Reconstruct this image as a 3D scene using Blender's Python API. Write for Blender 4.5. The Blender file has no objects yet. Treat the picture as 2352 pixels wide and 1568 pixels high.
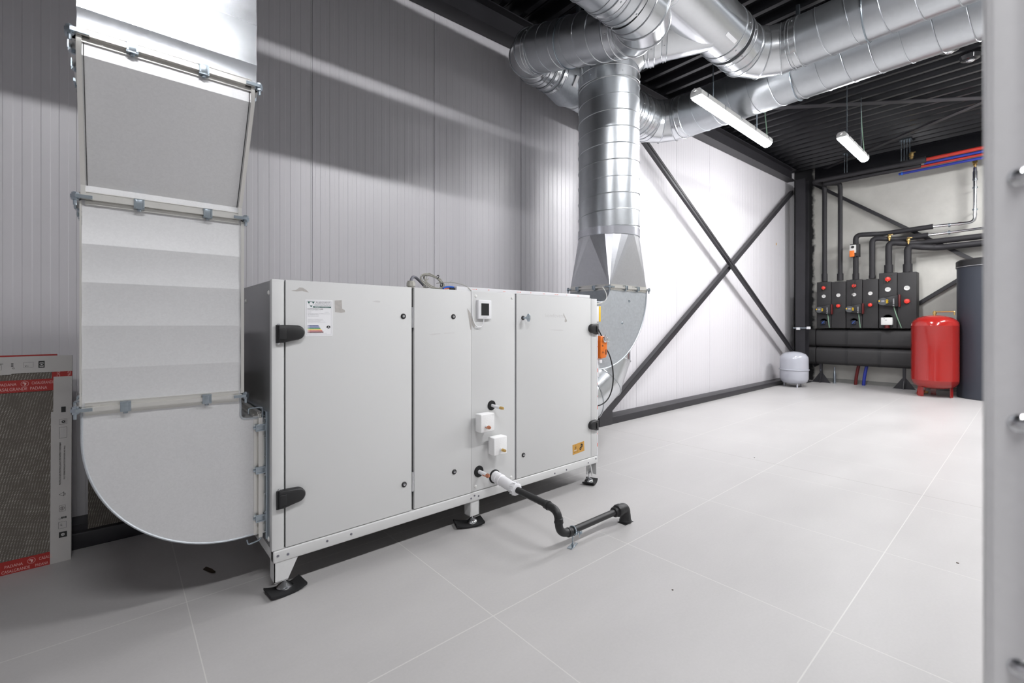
import bpy, math, random
from mathutils import Vector, Matrix
random.seed(7)
PI = math.pi
sc = bpy.context.scene
COL = sc.collection

# ------------------------------------------------------------------ camera, world, exposure
YAW = math.atan2(0.7552, 0.6555)            # viewing direction, from +X (along the long wall) towards +Y
cam = bpy.data.cameras.new('camera')
cam.lens = 16.0; cam.sensor_width = 36.0
cam.shift_y = -38 / 2352
cam.clip_start = 0.05
cam.dof.use_dof = True; cam.dof.focus_distance = 3.2; cam.dof.aperture_fstop = 2.6
camo = bpy.data.objects.new('camera', cam); COL.objects.link(camo)
camo.location = (0, 0, 1.2)
camo.rotation_euler = (PI / 2, 0, YAW - PI / 2)
sc.camera = camo
w = bpy.data.worlds.new('world'); sc.world = w; w.use_nodes = True
w.node_tree.nodes['Background'].inputs[0].default_value = (0.9, 0.93, 1, 1)
w.node_tree.nodes['Background'].inputs[1].default_value = 0.0
sc.view_settings.view_transform = 'Standard'; sc.view_settings.look = 'None'
sc.view_settings.exposure = 0.24; sc.view_settings.gamma = 1.0
sc.view_settings.use_curve_mapping = False
LAMP = 190.0                                  # luminance of the tube diffusers
# LX0, LX1, Y, Z, relative output of each tube fixture; the first two are in view
LAMPS = [(4.08, 5.80, 2.08, 3.33, .45), (7.07, 8.27, 1.65, 3.62, 1.1),
         (-0.65, 0.55, -0.60, 3.93, .9), (2.4, 4.0, -0.60, 3.93, 1.0), (5.7, 7.3, -0.60, 3.93, .8), (8.6, 10.2, -0.60, 3.93, 1.4)]

# ------------------------------------------------------------------ materials
def N(nt, t, **k):
    n = nt.nodes.new(t)
    for a, v in k.items(): setattr(n, a, v)
    return n
def mat(name, col, rough=0.5, metal=0.0, bump=0.0, bscale=200.0, var=0.0, vscale=6.0, coat=0.0, spec=0.5, rvar=0.0):
    m = bpy.data.materials.new(name); m.use_nodes = True
    nt = m.node_tree; b = nt.nodes['Principled BSDF']
    b.inputs['Base Color'].default_value = (*col, 1); b.inputs['Roughness'].default_value = rough
    b.inputs['Metallic'].default_value = metal; b.inputs['Coat Weight'].default_value = coat
    b.inputs['Specular IOR Level'].default_value = spec
    tc = N(nt, 'ShaderNodeTexCoord')
    if var or rvar:
        no = N(nt, 'ShaderNodeTexNoise'); no.inputs['Scale'].default_value = vscale; no.inputs['Detail'].default_value = 5
        nt.links.new(tc.outputs['Object'], no.inputs['Vector'])
        if var:
            mr = N(nt, 'ShaderNodeMapRange'); mr.inputs['From Min'].default_value = .3; mr.inputs['From Max'].default_value = .7
            mr.inputs['To Min'].default_value = 1 - var; mr.inputs['To Max'].default_value = 1 + var
            nt.links.new(no.outputs['Fac'], mr.inputs['Value'])
            mx = N(nt, 'ShaderNodeVectorMath', operation='SCALE'); mx.inputs[0].default_value = col
            nt.links.new(mr.outputs[0], mx.inputs['Scale']); nt.links.new(mx.outputs[0], b.inputs['Base Color'])
        if rvar:
            mr = N(nt, 'ShaderNodeMapRange'); mr.inputs['From Min'].default_value = .3; mr.inputs['From Max'].default_value = .7
            mr.inputs['To Min'].default_value = max(0.02, rough - rvar); mr.inputs['To Max'].default_value = rough + rvar
            nt.links.new(no.outputs['Fac'], mr.inputs['Value']); nt.links.new(mr.outputs[0], b.inputs['Roughness'])
    if bump:
        n2 = N(nt, 'ShaderNodeTexNoise'); n2.inputs['Scale'].default_value = bscale; n2.inputs['Detail'].default_value = 3
        nt.links.new(tc.outputs['Object'], n2.inputs['Vector'])
        bp = N(nt, 'ShaderNodeBump'); bp.inputs['Strength'].default_value = bump; bp.inputs['Distance'].default_value = 0.001
        nt.links.new(n2.outputs['Fac'], bp.inputs['Height']); nt.links.new(bp.outputs[0], b.inputs['Normal'])
    return m
def galv(name, col, rough, spangle=0.10, scale=45.0, rv=0.06, metal=0.92):
    """zinc coated sheet: metallic, with crystalline spangles and slow cloudy variation"""
    m = bpy.data.materials.new(name); m.use_nodes = True; nt = m.node_tree; b = nt.nodes['Principled BSDF']
    b.inputs['Metallic'].default_value = metal
    tc = N(nt, 'ShaderNodeTexCoord')
    v = N(nt, 'ShaderNodeTexVoronoi'); v.inputs['Scale'].default_value = scale
    no = N(nt, 'ShaderNodeTexNoise'); no.inputs['Scale'].default_value = 3.0; no.inputs['Detail'].default_value = 6
    nt.links.new(tc.outputs['Object'], v.inputs['Vector']); nt.links.new(tc.outputs['Object'], no.inputs['Vector'])
    sp = N(nt, 'ShaderNodeSeparateColor'); nt.links.new(v.outputs['Color'], sp.inputs[0])
    a = N(nt, 'ShaderNodeMath', operation='MULTIPLY_ADD'); a.inputs[1].default_value = spangle; a.inputs[2].default_value = 1 - spangle / 2
    nt.links.new(sp.outputs[0], a.inputs[0])
    c = N(nt, 'ShaderNodeMath', operation='MULTIPLY_ADD'); c.inputs[1].default_value = 0.10; c.inputs[2].default_value = -0.05
    nt.links.new(no.outputs['Fac'], c.inputs[0])
    d = N(nt, 'ShaderNodeMath', operation='ADD'); nt.links.new(a.outputs[0], d.inputs[0]); nt.links.new(c.outputs[0], d.inputs[1])
    mx = N(nt, 'ShaderNodeVectorMath', operation='SCALE'); mx.inputs[0].default_value = col
    nt.links.new(d.outputs[0], mx.inputs['Scale']); nt.links.new(mx.outputs[0], b.inputs['Base Color'])
    r = N(nt, 'ShaderNodeMath', operation='MULTIPLY_ADD'); r.inputs[1].default_value = rv * 2; r.inputs[2].default_value = rough - rv
    nt.links.new(sp.outputs[1], r.inputs[0]); nt.links.new(r.outputs[0], b.inputs['Roughness'])
    return m

M = {}
M['sheet'] = galv('galvanised_sheet', (.69, .692, .70), .44, .05, 170, .03, .6)
M['round'] = galv('galvanised_spiral', (.56, .585, .61), .33, .03, 38, .015)
M['fit'] = galv('galvanised_fitting', (.66, .68, .70), .22, .03, 55, .012)
M['old'] = galv('galvanised_dull', (.50, .53, .56), .44, .10, 60, .03, .7)
M['prof'] = mat('aluminium_profile', (.74, .73, .70), .28, .75)
M['zinc'] = mat('zinc_plated', (.42, .48, .53), .25, .95)
M['chrome'] = mat('polished_steel', (.75, .76, .78), .14, 1.0)
M['unit'] = mat('unit_grey_paint', (.645, .648, .645), .42, 0, .10, 500)
M['unitshaded'] = mat('unit_grey_shaded', (.34, .345, .35), .16, 0.35)  # same grey as the doors, with the side's shade put into the colour
M['gap'] = mat('dark_gasket', (.02, .02, .02), .7)
M['black'] = mat('black_plastic', (.013, .013, .014), .45, 0, .3, 600)
M['rubber'] = mat('black_rubber', (.012, .012, .013), .85, 0, .8, 250)
M['steelblk'] = mat('black_painted_steel', (.024, .023, .027), .42, 0, .15, 300, .15, 4)
M['deck'] = mat('black_deck_paint', (.009, .009, .011), .27)
M['white'] = mat('white_plastic', (.80, .80, .82), .35)
M['cap'] = mat('white_cap', (.72, .72, .70), .4)
M['foam'] = mat('white_foam', (.86, .86, .86), .9, 0, .6, 160)
M['copper'] = mat('copper', (.66, .28, .17), .28, .9)
M['brass'] = mat('brass', (.62, .44, .18), .32, .95)
M['red'] = mat('red_enamel', (.33, .018, .015), .16, 0, 0, 1, 0, 1, .4)
M['redp'] = mat('red_plastic', (.72, .035, .02), .35)
M['grey_en'] = mat('pale_grey_enamel', (.44, .45, .50), .18, 0, 0, 1, 0, 1, .4)
M['bluegrey'] = mat('dark_jacket', (.034, .040, .054), .55, 0, .2, 300)
M['epp'] = mat('black_foam_shell', (.024, .023, .024), .55, 0, 1.0, 180)
M['armaflex'] = mat('pipe_insulation', (.022, .021, .024), .62, 0, .3, 120)
M['pex_r'] = mat('red_hose', (.42, .03, .02), .45)
M['pex_b'] = mat('blue_hose', (.02, .035, .28), .45)
M['orange'] = mat('orange_plastic', (.85, .20, .02), .4)
M['yellow'] = mat('yellow_plastic', (.88, .56, .02), .4)
M['cable'] = mat('grey_cable', (.42, .41, .37), .5)
M['cabledk'] = mat('dark_grey_cable', (.17, .17, .20), .5)
M['wire_b'] = mat('blue_cable', (.02, .12, .55), .4)
M['wire_o'] = mat('orange_cable', (.65, .13, .04), .5)
M['green'] = mat('green_cable', (.22, .36, .25), .5)
M['paper'] = mat('label_white', (.82, .82, .84), .45)
M['ink'] = mat('ink_black', (.015, .015, .015), .6)
M['inkg'] = mat('ink_grey', (.28, .28, .30), .6)
M['inklt'] = mat('ink_light', (.45, .45, .47), .6)
M['inkr'] = mat('ink_red', (.80, .16, .10), .6)
M['teal'] = mat('ink_teal', (.004, .085, .065), .5)
for n, c in dict(b1=(.015, .035, .20), b2=(.02, .06, .34), g=(.06, .28, .10), y=(.85, .66, .08), r=(.62, .03, .02), d=(.12, .008, .01)).items():
    M['bar' + n] = mat('bar_' + n, c, .5)
M['gold'] = mat('warning_label', (.60, .32, .06), .4)
M['carton'] = mat('white_carton', (.50, .485, .47), .75, 0, .3, 200, .03, 8)
M['tape'] = mat('red_carton_print', (.36, .022, .018), .6)
M['pink'] = mat('print_on_red', (.72, .42, .40), .6)
M['residue'] = mat('tape_residue', (.44, .42, .40), .6, 0, 0, 1, .08, 60)
M['residue2'] = mat('faint_smear', (.59, .585, .58), .6)
M['lamphouse'] = mat('lamp_housing', (.48, .48, .47), .4)
M['glassy'] = mat('screen_glass', (.02, .02, .022), .05)
M['leaf'] = mat('dry_leaf', (.05, .03, .015), .8)
M['plug'] = mat('plinth_grey', (.18, .18, .17), .7, 0, .3, 60, .15, 5)
em = bpy.data.materials.new('tube_diffuser'); em.use_nodes = True
e_ = em.node_tree.nodes['Principled BSDF']; e_.inputs['Base Color'].default_value = (.9, .9, .9, 1)
e_.inputs['Emission Color'].default_value = (.985, .985, 1, 1); e_.inputs['Emission Strength'].default_value = LAMP
M['emit'] = em
def emit(k):
    if k == 1.0: return em
    nm = 'tube_diffuser_%d' % int(k * 100)
    if nm in bpy.data.materials: return bpy.data.materials[nm]
    m = em.copy(); m.name = nm; m.node_tree.nodes['Principled BSDF'].inputs['Emission Strength'].default_value = LAMP * k; return m

def pos_nodes(nt):
    g = N(nt, 'ShaderNodeNewGeometry'); s = N(nt, 'ShaderNodeSeparateXYZ'); nt.links.new(g.outputs['Position'], s.inputs[0]); return g, s
def mth(nt, op, a, b=None, c=None):
    n = N(nt, 'ShaderNodeMath', operation=op)
    for i, v in enumerate((a, b, c)):
        if v is None: continue
        if isinstance(v, (int, float)): n.inputs[i].default_value = v
        else: nt.links.new(v, n.inputs[i])
    return n.outputs[0]
# tiled floor
def floor_mat():
    m = bpy.data.materials.new('porcelain_tiles'); m.use_nodes = True; nt = m.node_tree; b = nt.nodes['Principled BSDF']
    g, s = pos_nodes(nt)
    T = .944
    def lines(sock, off, wd):
        f = mth(nt, 'MULTIPLY', mth(nt, 'ABSOLUTE', mth(nt, 'SUBTRACT', mth(nt, 'FRACT', mth(nt, 'DIVIDE', mth(nt, 'SUBTRACT', sock, off - T * 20.5), T)), .5)), T)
        return mth(nt, 'LESS_THAN', f, wd)
    near = mth(nt, 'LESS_THAN', s.outputs[0], 4.29)
    lx = mth(nt, 'ADD', mth(nt, 'MULTIPLY', lines(s.outputs[0], .228, .0018), near),
             mth(nt, 'MULTIPLY', lines(s.outputs[0], 4.85, .0016), mth(nt, 'SUBTRACT', 1.0, near)))
    ly = lines(s.outputs[1], .525, .0022)
    gr = mth(nt, 'MAXIMUM', lx, ly)
    jt = mth(nt, 'LESS_THAN', mth(nt, 'ABSOLUTE', mth(nt, 'SUBTRACT', s.outputs[0], 4.29)), .0022)
    n1 = N(nt, 'ShaderNodeTexNoise'); n1.inputs['Scale'].default_value = 1.6; n1.inputs['Detail'].default_value = 9; n1.inputs['Roughness'].default_value = .6
    mp = N(nt, 'ShaderNodeMapping'); mp.inputs['Scale'].default_value = (.7, 1.6, 1)
    nt.links.new(g.outputs['Position'], mp.inputs[0]); nt.links.new(mp.outputs[0], n1.inputs['Vector'])
    n2 = N(nt, 'ShaderNodeTexNoise'); n2.inputs['Scale'].default_value = 90; n2.inputs['Detail'].default_value = 4
    nt.links.new(g.outputs['Position'], n2.inputs['Vector'])
    f = mth(nt, 'ADD', mth(nt, 'MULTIPLY_ADD', n1.outputs['Fac'], .26, .87), mth(nt, 'MULTIPLY_ADD', n2.outputs['Fac'], .10, -.05))
    base = N(nt, 'ShaderNodeVectorMath', operation='SCALE'); base.inputs[0].default_value = (.445, .434, .430); nt.links.new(f, base.inputs['Scale'])
    mx = N(nt, 'ShaderNodeMix', data_type='RGBA'); nt.links.new(gr, mx.inputs[0]); nt.links.new(base.outputs[0], mx.inputs[6]); mx.inputs[7].default_value = (.57, .56, .54, 1)
    m2 = N(nt, 'ShaderNodeMix', data_type='RGBA'); nt.links.new(jt, m2.inputs[0]); nt.links.new(mx.outputs[2], m2.inputs[6]); m2.inputs[7].default_value = (.25, .24, .22, 1)
    nt.links.new(m2.outputs[2], b.inputs['Base Color'])
    r = mth(nt, 'MULTIPLY_ADD', n1.outputs['Fac'], .16, .34); nt.links.new(r, b.inputs['Roughness'])
    b.inputs['Specular IOR Level'].default_value = .45
    return m
M['floor'] = floor_mat()
def concrete():
    m = bpy.data.materials.new('plastered_concrete'); m.use_nodes = True; nt = m.node_tree; b = nt.nodes['Principled BSDF']
    g, s = pos_nodes(nt)
    n1 = N(nt, 'ShaderNodeTexNoise'); n1.inputs['Scale'].default_value = .9; n1.inputs['Detail'].default_value = 8; n1.inputs['Roughness'].default_value = .62
    nt.links.new(g.outputs['Position'], n1.inputs['Vector'])
    n2 = N(nt, 'ShaderNodeTexNoise'); n2.inputs['Scale'].default_value = 9; n2.inputs['Detail'].default_value = 5
    nt.links.new(g.outputs['Position'], n2.inputs['Vector'])
    f = mth(nt, 'MULTIPLY_ADD', n1.outputs['Fac'], .8, .58)
    base = N(nt, 'ShaderNodeVectorMath', operation='SCALE'); base.inputs[0].default_value = (.58, .57, .53); nt.links.new(f, base.inputs['Scale'])
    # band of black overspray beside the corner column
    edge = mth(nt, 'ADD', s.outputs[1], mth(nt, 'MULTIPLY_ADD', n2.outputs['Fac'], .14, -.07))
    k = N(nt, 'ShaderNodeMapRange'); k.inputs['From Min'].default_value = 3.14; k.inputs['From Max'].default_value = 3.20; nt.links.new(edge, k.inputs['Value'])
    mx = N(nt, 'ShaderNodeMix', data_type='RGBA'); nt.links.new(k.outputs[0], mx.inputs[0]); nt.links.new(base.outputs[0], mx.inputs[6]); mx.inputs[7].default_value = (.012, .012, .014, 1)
    nt.links.new(mx.outputs[2], b.inputs['Base Color']); b.inputs['Roughness'].default_value = .8
    bp = N(nt, 'ShaderNodeBump'); bp.inputs['Strength'].default_value = .3; bp.inputs['Distance'].default_value = .01
    nt.links.new(n2.outputs['Fac'], bp.inputs['Height']); nt.links.new(bp.outputs[0], b.inputs['Normal'])
    return m
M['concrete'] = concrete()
M['panel'] = mat('white_wall_panel', (.65, .635, .66), .34, 0, .04, 400)
def weave():
    m = bpy.data.materials.new('woven_tile_back'); m.use_nodes = True; nt = m.node_tree; b = nt.nodes['Principled BSDF']
    g, s = pos_nodes(nt)
    n0 = N(nt, 'ShaderNodeTexNoise'); n0.inputs['Scale'].default_value = 14; nt.links.new(g.outputs['Position'], n0.inputs['Vector'])
    u = mth(nt, 'ADD', mth(nt, 'MULTIPLY', mth(nt, 'ADD', s.outputs[0], mth(nt, 'MULTIPLY', s.outputs[2], .9)), 430.), mth(nt, 'MULTIPLY', n0.outputs['Fac'], 7.))
    v = mth(nt, 'MULTIPLY', mth(nt, 'SUBTRACT', s.outputs[2], mth(nt, 'MULTIPLY', s.outputs[0], .35)), 520.)
    p = mth(nt, 'MULTIPLY', mth(nt, 'SINE', u), mth(nt, 'SINE', v))
    no = N(nt, 'ShaderNodeTexNoise'); no.inputs['Scale'].default_value = 25; no.inputs['Detail'].default_value = 3
    nt.links.new(g.outputs['Position'], no.inputs['Vector'])
    th = mth(nt, 'ADD', p, mth(nt, 'MULTIPLY_ADD', no.outputs['Fac'], 1.3, -.75))
    k = N(nt, 'ShaderNodeMapRange'); k.inputs['From Min'].default_value = .35; k.inputs['From Max'].default_value = .8; nt.links.new(th, k.inputs['Value'])
    mx = N(nt, 'ShaderNodeMix', data_type='RGBA'); nt.links.new(k.outputs[0], mx.inputs[0]); mx.inputs[6].default_value = (.115, .10, .085, 1); mx.inputs[7].default_value = (.42, .40, .36, 1)
    nt.links.new(mx.outputs[2], b.inputs['Base Color']); b.inputs['Roughness'].default_value = .8
    return m
M['weave'] = weave()

# ------------------------------------------------------------------ mesh builder
_txt = {}
def text_geo(s):
    if s in _txt: return _txt[s]
    cu = bpy.data.curves.new('t', 'FONT'); cu.body = s; cu.size = 1.0
    ob = bpy.data.objects.new('t', cu); COL.objects.link(ob)
    dg = bpy.context.evaluated_depsgraph_get(); dg.update()
    me = bpy.data.meshes.new_from_object(ob.evaluated_get(dg))
    vs = [v.co.copy() for v in me.vertices]; fs = [tuple(p.vertices) for p in me.polygons]
    bpy.data.objects.remove(ob); bpy.data.meshes.remove(me); bpy.data.curves.remove(cu)
    x0 = min(v.x for v in vs); x1 = max(v.x for v in vs); y0 = min(v.y for v in vs); y1 = max(v.y for v in vs)
    vs = [((v.x - x0) / (x1 - x0), (v.y - y0) / (y1 - y0)) for v in vs]
    _txt[s] = (vs, fs, (x1 - x0) / (y1 - y0)); return _txt[s]
class MB:
    def __init__(s): s.v = []; s.f = []; s.mi = []; s.sharp = []; s.cur = 0
    def add(s, vs, fs):
        o = len(s.v); s.v += [Vector(x) for x in vs]
        for f in fs: s.f.append(tuple(i + o for i in f)); s.mi.append(s.cur)
        return o
    def m(s, i): s.cur = i; return s
    def box(s, x0, x1, y0, y1, z0, z1, bev=0.0):
        x0, x1 = sorted((x0, x1)); y0, y1 = sorted((y0, y1)); z0, z1 = sorted((z0, z1))
        if bev <= 0:
            vs = [(x, y, z) for x in (x0, x1) for y in (y0, y1) for z in (z0, z1)]
            s.add(vs, [(0, 1, 3, 2), (4, 6, 7, 5), (0, 4, 5, 1), (2, 3, 7, 6), (0, 2, 6, 4), (1, 5, 7, 3)]); return s
        import bmesh
        bm = bmesh.new(); bmesh.ops.create_cube(bm, size=1)
        for v in bm.verts:
            v.co = Vector(((x0 + x1) / 2 + v.co.x * (x1 - x0), (y0 + y1) / 2 + v.co.y * (y1 - y0), (z0 + z1) / 2 + v.co.z * (z1 - z0)))
        b = min(bev, (x1 - x0) * .49, (y1 - y0) * .49, (z1 - z0) * .49)
        bmesh.ops.bevel(bm, geom=bm.edges[:], offset=b, segments=3, affect='EDGES', profile=.5)
        bm.verts.index_update()
        s.add([v.co.copy() for v in bm.verts], [tuple(v.index for v in f.verts) for f in bm.faces]); bm.free(); return s
    def prism(s, poly, axis, a, b, bev=0.0):
        """poly: 2-D outline, extruded along axis from a to b. axis 'x': (y,z), 'y': (x,z), 'z': (x,y)"""
        def P(p, t):
            return {'x': (t, p[0], p[1]), 'y': (p[0], t, p[1]), 'z': (p[0], p[1], t)}[axis]
        n = len(poly)
        if bev <= 0:
            vs = [P(p, a) for p in poly] + [P(p, b) for p in poly]
            s.add(vs, [tuple(range(n)), tuple(range(2 * n - 1, n - 1, -1))] + [(i, i + n, (i + 1) % n + n, (i + 1) % n) for i in range(n)])
            return s
        c = [sum(p[0] for p in poly) / n, sum(p[1] for p in poly) / n]
        def shr(p, d):
            l = math.hypot(p[0] - c[0], p[1] - c[1]) or 1
            return (p[0] - (p[0] - c[0]) * d / l, p[1] - (p[1] - c[1]) * d / l)
        sg = 1 if b > a else -1
        rings = [(0, a), (0, b - sg * bev), (bev * .3, b - sg * bev * .35), (bev, b)]
        vs = []
        for d, t in rings: vs += [P(shr(p, d), t) for p in poly]
        fs = [tuple(range(n)), tuple(range(4 * n - 1, 3 * n - 1, -1))]
        for k in range(3): fs += [(k * n + i, k * n + i + n, k * n + (i + 1) % n + n, k * n + (i + 1) % n) for i in range(n)]
        s.add(vs, fs); return s
    def obox(s, c, ex, ey, ez, bev=0.0):
        c = Vector(c); ex, ey, ez = Vector(ex), Vector(ey), Vector(ez)
        if bev:
            t = MB(); lx, ly, lz = ex.length, ey.length, ez.length; t.box(-lx, lx, -ly, ly, -lz, lz, bev)
            a, b_, d = ex.normalized(), ey.normalized(), ez.normalized()
            s.add([c + a * v.x + b_ * v.y + d * v.z for v in t.v], t.f); return s
        vs = [c + ex * a + ey * b + ez * d for a in (-1, 1) for b in (-1, 1) for d in (-1, 1)]
        s.add(vs, [(0, 1, 3, 2), (4, 6, 7, 5), (0, 4, 5, 1), (2, 3, 7, 6), (0, 2, 6, 4), (1, 5, 7, 3)]); return s
    def bar(s, p0, p1, w, h, up=(0, 0, 1), bev=0.0):
        p0, p1 = Vector(p0), Vector(p1); d = p1 - p0; up = Vector(up); sd = d.cross(up).normalized(); u = sd.cross(d).normalized()
        return s.obox((p0 + p1) / 2, d / 2, sd * w / 2, u * h / 2, bev)
    def sweep(s, pts, R, seg=32, caps=True, closed=False, mark=False, ref=None):
        pts = [Vector(p) for p in pts]; n = len(pts)
        Rs = R if isinstance(R, (list, tuple)) else [R] * n
        def d(i, j): return (pts[j] - pts[i]).normalized()
        t0 = d(0, 1); u = t0.orthogonal().normalized() if ref is None else (Vector(ref) - t0 * t0.dot(Vector(ref))).normalized()
        o = len(s.v)
        fr = []
        cur_t = t0
        for i in range(n):
            if closed: a = d(i - 1, i); b = d(i, (i + 1) % n)
            else: a = d(i - 1, i) if i else t0; b = d(i, i + 1) if i < n - 1 else a
            if i or closed:
                q = cur_t.rotation_difference(a); u = q @ u
            cur_t = a
            v = a.cross(u)
            nb = (a + b).normalized(); k = nb.dot(a)
            ring = []
            for j in range(seg):
                an = 2 * PI * j / seg; off = (u * math.cos(an) + v * math.sin(an)) * Rs[i]
                off = off - a * (off.dot(nb) / max(k, .2))
                ring.append(pts[i] + off)
            fr += ring
        s.v += fr
        m = n if closed else n - 1
        for i in range(m):
            for j in range(seg):
                A = o + i * seg + j; B = o + i * seg + (j + 1) % seg; i2 = (i + 1) % n
                s.f.append((A, B, o + i2 * seg + (j + 1) % seg, o + i2 * seg + j)); s.mi.append(s.cur)
        if caps and not closed:
            s.f.append(tuple(o + j for j in range(seg))[::-1]); s.mi.append(s.cur)
            s.f.append(tuple(o + (n - 1) * seg + j for j in range(seg))); s.mi.append(s.cur)
        if mark:
            for i in range(n):
                for j in range(seg): s.sharp.append((o + i * seg + j, o + i * seg + (j + 1) % seg))
        return s
    def cyl(s, p0, p1, r, seg=24, r2=None): return s.sweep([p0, p1], [r, r if r2 is None else r2], seg)
    def lathe(s, prof, c=(0, 0, 0), seg=48, axis=(0, 0, 1)):
        """prof: list of (radius, height)"""
        c = Vector(c); ax = Vector(axis).normalized(); u = ax.orthogonal().normalized(); v = ax.cross(u); o = len(s.v); n = len(prof)
        for r, h in prof:
            for j in range(seg):
                an = 2 * PI * j / seg; s.v.append(c + ax * h + (u * math.cos(an) + v * math.sin(an)) * max(r, 1e-5))
        for i in range(n - 1):
            for j in range(seg):
                s.f.append((o + i * seg + j, o + i * seg + (j + 1) % seg, o + (i + 1) * seg + (j + 1) % seg, o + (i + 1) * seg + j)); s.mi.append(s.cur)
        for i in (0, n - 1):
            if prof[i][0] > 1e-4:
                q = [o + i * seg + j for j in range(seg)]; s.f.append(tuple(q if i else q[::-1])); s.mi.append(s.cur)
        return s
    def text(s, t, org, u, v, h, width=None, lift=.0006):
        """flat lettering: org lower-left corner, u along the line, v up"""
        vs, fs, asp = text_geo(t); org = Vector(org); u = Vector(u).normalized(); v = Vector(v).normalized()
        wd = width or h * asp; nn = u.cross(v) * lift
        s.add([org + u * a * wd + v * b * h + nn for a, b in vs], fs); return s
    def quad(s, org, u, v, a0, a1, b0, b1, lift=.0004):
        org = Vector(org); u = Vector(u).normalized(); v = Vector(v).normalized(); nn = u.cross(v) * lift
        s.add([org + u * a + v * b + nn for a, b in ((a0, b0), (a1, b0), (a1, b1), (a0, b1))], [(0, 1, 2, 3)]); return s
    def poly(s, org, u, v, pts, lift=.0004):
        org = Vector(org); u = Vector(u).normalized(); v = Vector(v).normalized(); nn = u.cross(v) * lift
        s.add([org + u * a + v * b + nn for a, b in pts], [tuple(range(len(pts)))]); return s
    def ringp(s, org, u, v, c, r0, r1, lift=.0005, seg=28):
        org = Vector(org); u = Vector(u).normalized(); v = Vector(v).normalized(); nn = u.cross(v) * lift; vs = []
        for r in (r0, r1):
            vs += [org + u * (c[0] + r * math.cos(2 * PI * j / seg)) + v * (c[1] + r * math.sin(2 * PI * j / seg)) + nn for j in range(seg)]
        s.add(vs, [(j, seg + j, seg + (j + 1) % seg, (j + 1) % seg) for j in range(seg)]); return s

def setp(o, label=None, cat=None, group=None, kind=None):
    if label: o['label'] = label
    if cat: o['category'] = cat
    if group: o['group'] = group
    if kind: o['kind'] = kind
    return o
def world_org(p): return Vector(p['_o']) if p is not None and '_o' in p else Vector((0, 0, 0))
ORG = {}
def build(name, mb, mats, parent=None, ang=35, origin=None, smooth=True, **tags):
    if not isinstance(mats, (list, tuple)): mats = [mats]
    if parent is not None: org = ORG[parent.name]
    elif origin is not None: org = Vector(origin)
    else:
        xs = [v.x for v in mb.v]; ys = [v.y for v in mb.v]; zs = [v.z for v in mb.v]
        org = Vector(((min(xs) + max(xs)) / 2, (min(ys) + max(ys)) / 2, min(zs)))
    me = bpy.data.meshes.new(name); me.from_pydata([v - org for v in mb.v], [], mb.f)
    for m_ in mats: me.materials.append(m_)
    me.polygons.foreach_set('material_index', mb.mi)
    import bmesh
    bm = bmesh.new(); bm.from_mesh(me); bmesh.ops.recalc_face_normals(bm, faces=bm.faces[:]) if tags.pop('fixn', True) else None
    bm.to_mesh(me); bm.free()
    if smooth:
        me.polygons.foreach_set('use_smooth', [True] * len(me.polygons)); me.set_sharp_from_angle(angle=math.radians(ang))
        if mb.sharp:
            ek = {tuple(sorted(e.vertices)): e.index for e in me.edges}
            for a, b in mb.sharp:
                i = ek.get((min(a, b), max(a, b)))
                if i is not None: me.edges[i].use_edge_sharp = True
    me.update()
    o = bpy.data.objects.new(name, me); COL.objects.link(o)
    if parent is not None: o.parent = parent; ORG[o.name] = org
    else: o.location = org; ORG[o.name] = org
    setp(o, tags.get('label'), tags.get('cat'), tags.get('group'), tags.get('kind'))
    return o
def empty(name, loc, label, cat, group=None):
    o = bpy.data.objects.new(name, None); COL.objects.link(o); o.location = loc; o.empty_display_size = .1
    ORG[o.name] = Vector(loc); return setp(o, label, cat, group)
def copy_tree(o, parent=None):
    c = o.copy(); COL.objects.link(c)
    if parent is not None: c.parent = parent
    ORG[c.name] = ORG[o.name].copy()
    for ch in list(o.children):
        if ch is not c: copy_tree(ch, c)
    return c
def arc(c, r, a0, a1, n, plane='xz', k=0.0):
    out = []
    for i in range(n + 1):
        a = math.radians(a0 + (a1 - a0) * i / n); p, q = r * math.cos(a), r * math.sin(a)
        out.append({'xz': (c[0] + p, c[1], c[2] + q), 'xy': (c[0] + p, c[1] + q, c[2]), 'yz': (c[0], c[1] + p, c[2] + q)}[plane])
    return out
def bezier(p0, p1, p2, p3, n=16):
    p0, p1, p2, p3 = map(Vector, (p0, p1, p2, p3)); o = []
    for i in range(n + 1):
        t = i / n; o.append(p0 * (1 - t) ** 3 + p1 * 3 * t * (1 - t) ** 2 + p2 * 3 * t * t * (1 - t) + p3 * t ** 3)
    return o
def rounded(pts, r, n=6):
    """round the corners of a polyline"""
    pts = [Vector(p) for p in pts]; out = [pts[0]]
    for i in range(1, len(pts) - 1):
        a = (pts[i - 1] - pts[i]); b = (pts[i + 1] - pts[i]); rr = min(r, a.length * .49, b.length * .49)
        A = pts[i] + a.normalized() * rr; B = pts[i] + b.normalized() * rr
        for k in range(n + 1):
            t = k / n; out.append(A * (1 - t) ** 2 + pts[i] * 2 * t * (1 - t) + B * t * t)
    out.append(pts[-1]); return out

# ------------------------------------------------------------------ the room
XB = 11.45; YW = 3.55; XF = -3.2; YR = -4.6
def deckz(x): return 4.22 + .03 * x
b = MB(); b.box(XF, XB + .3, YR, YW + .3, -.15, 0); build('floor', b, M['floor'], kind='structure', smooth=False)
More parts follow.
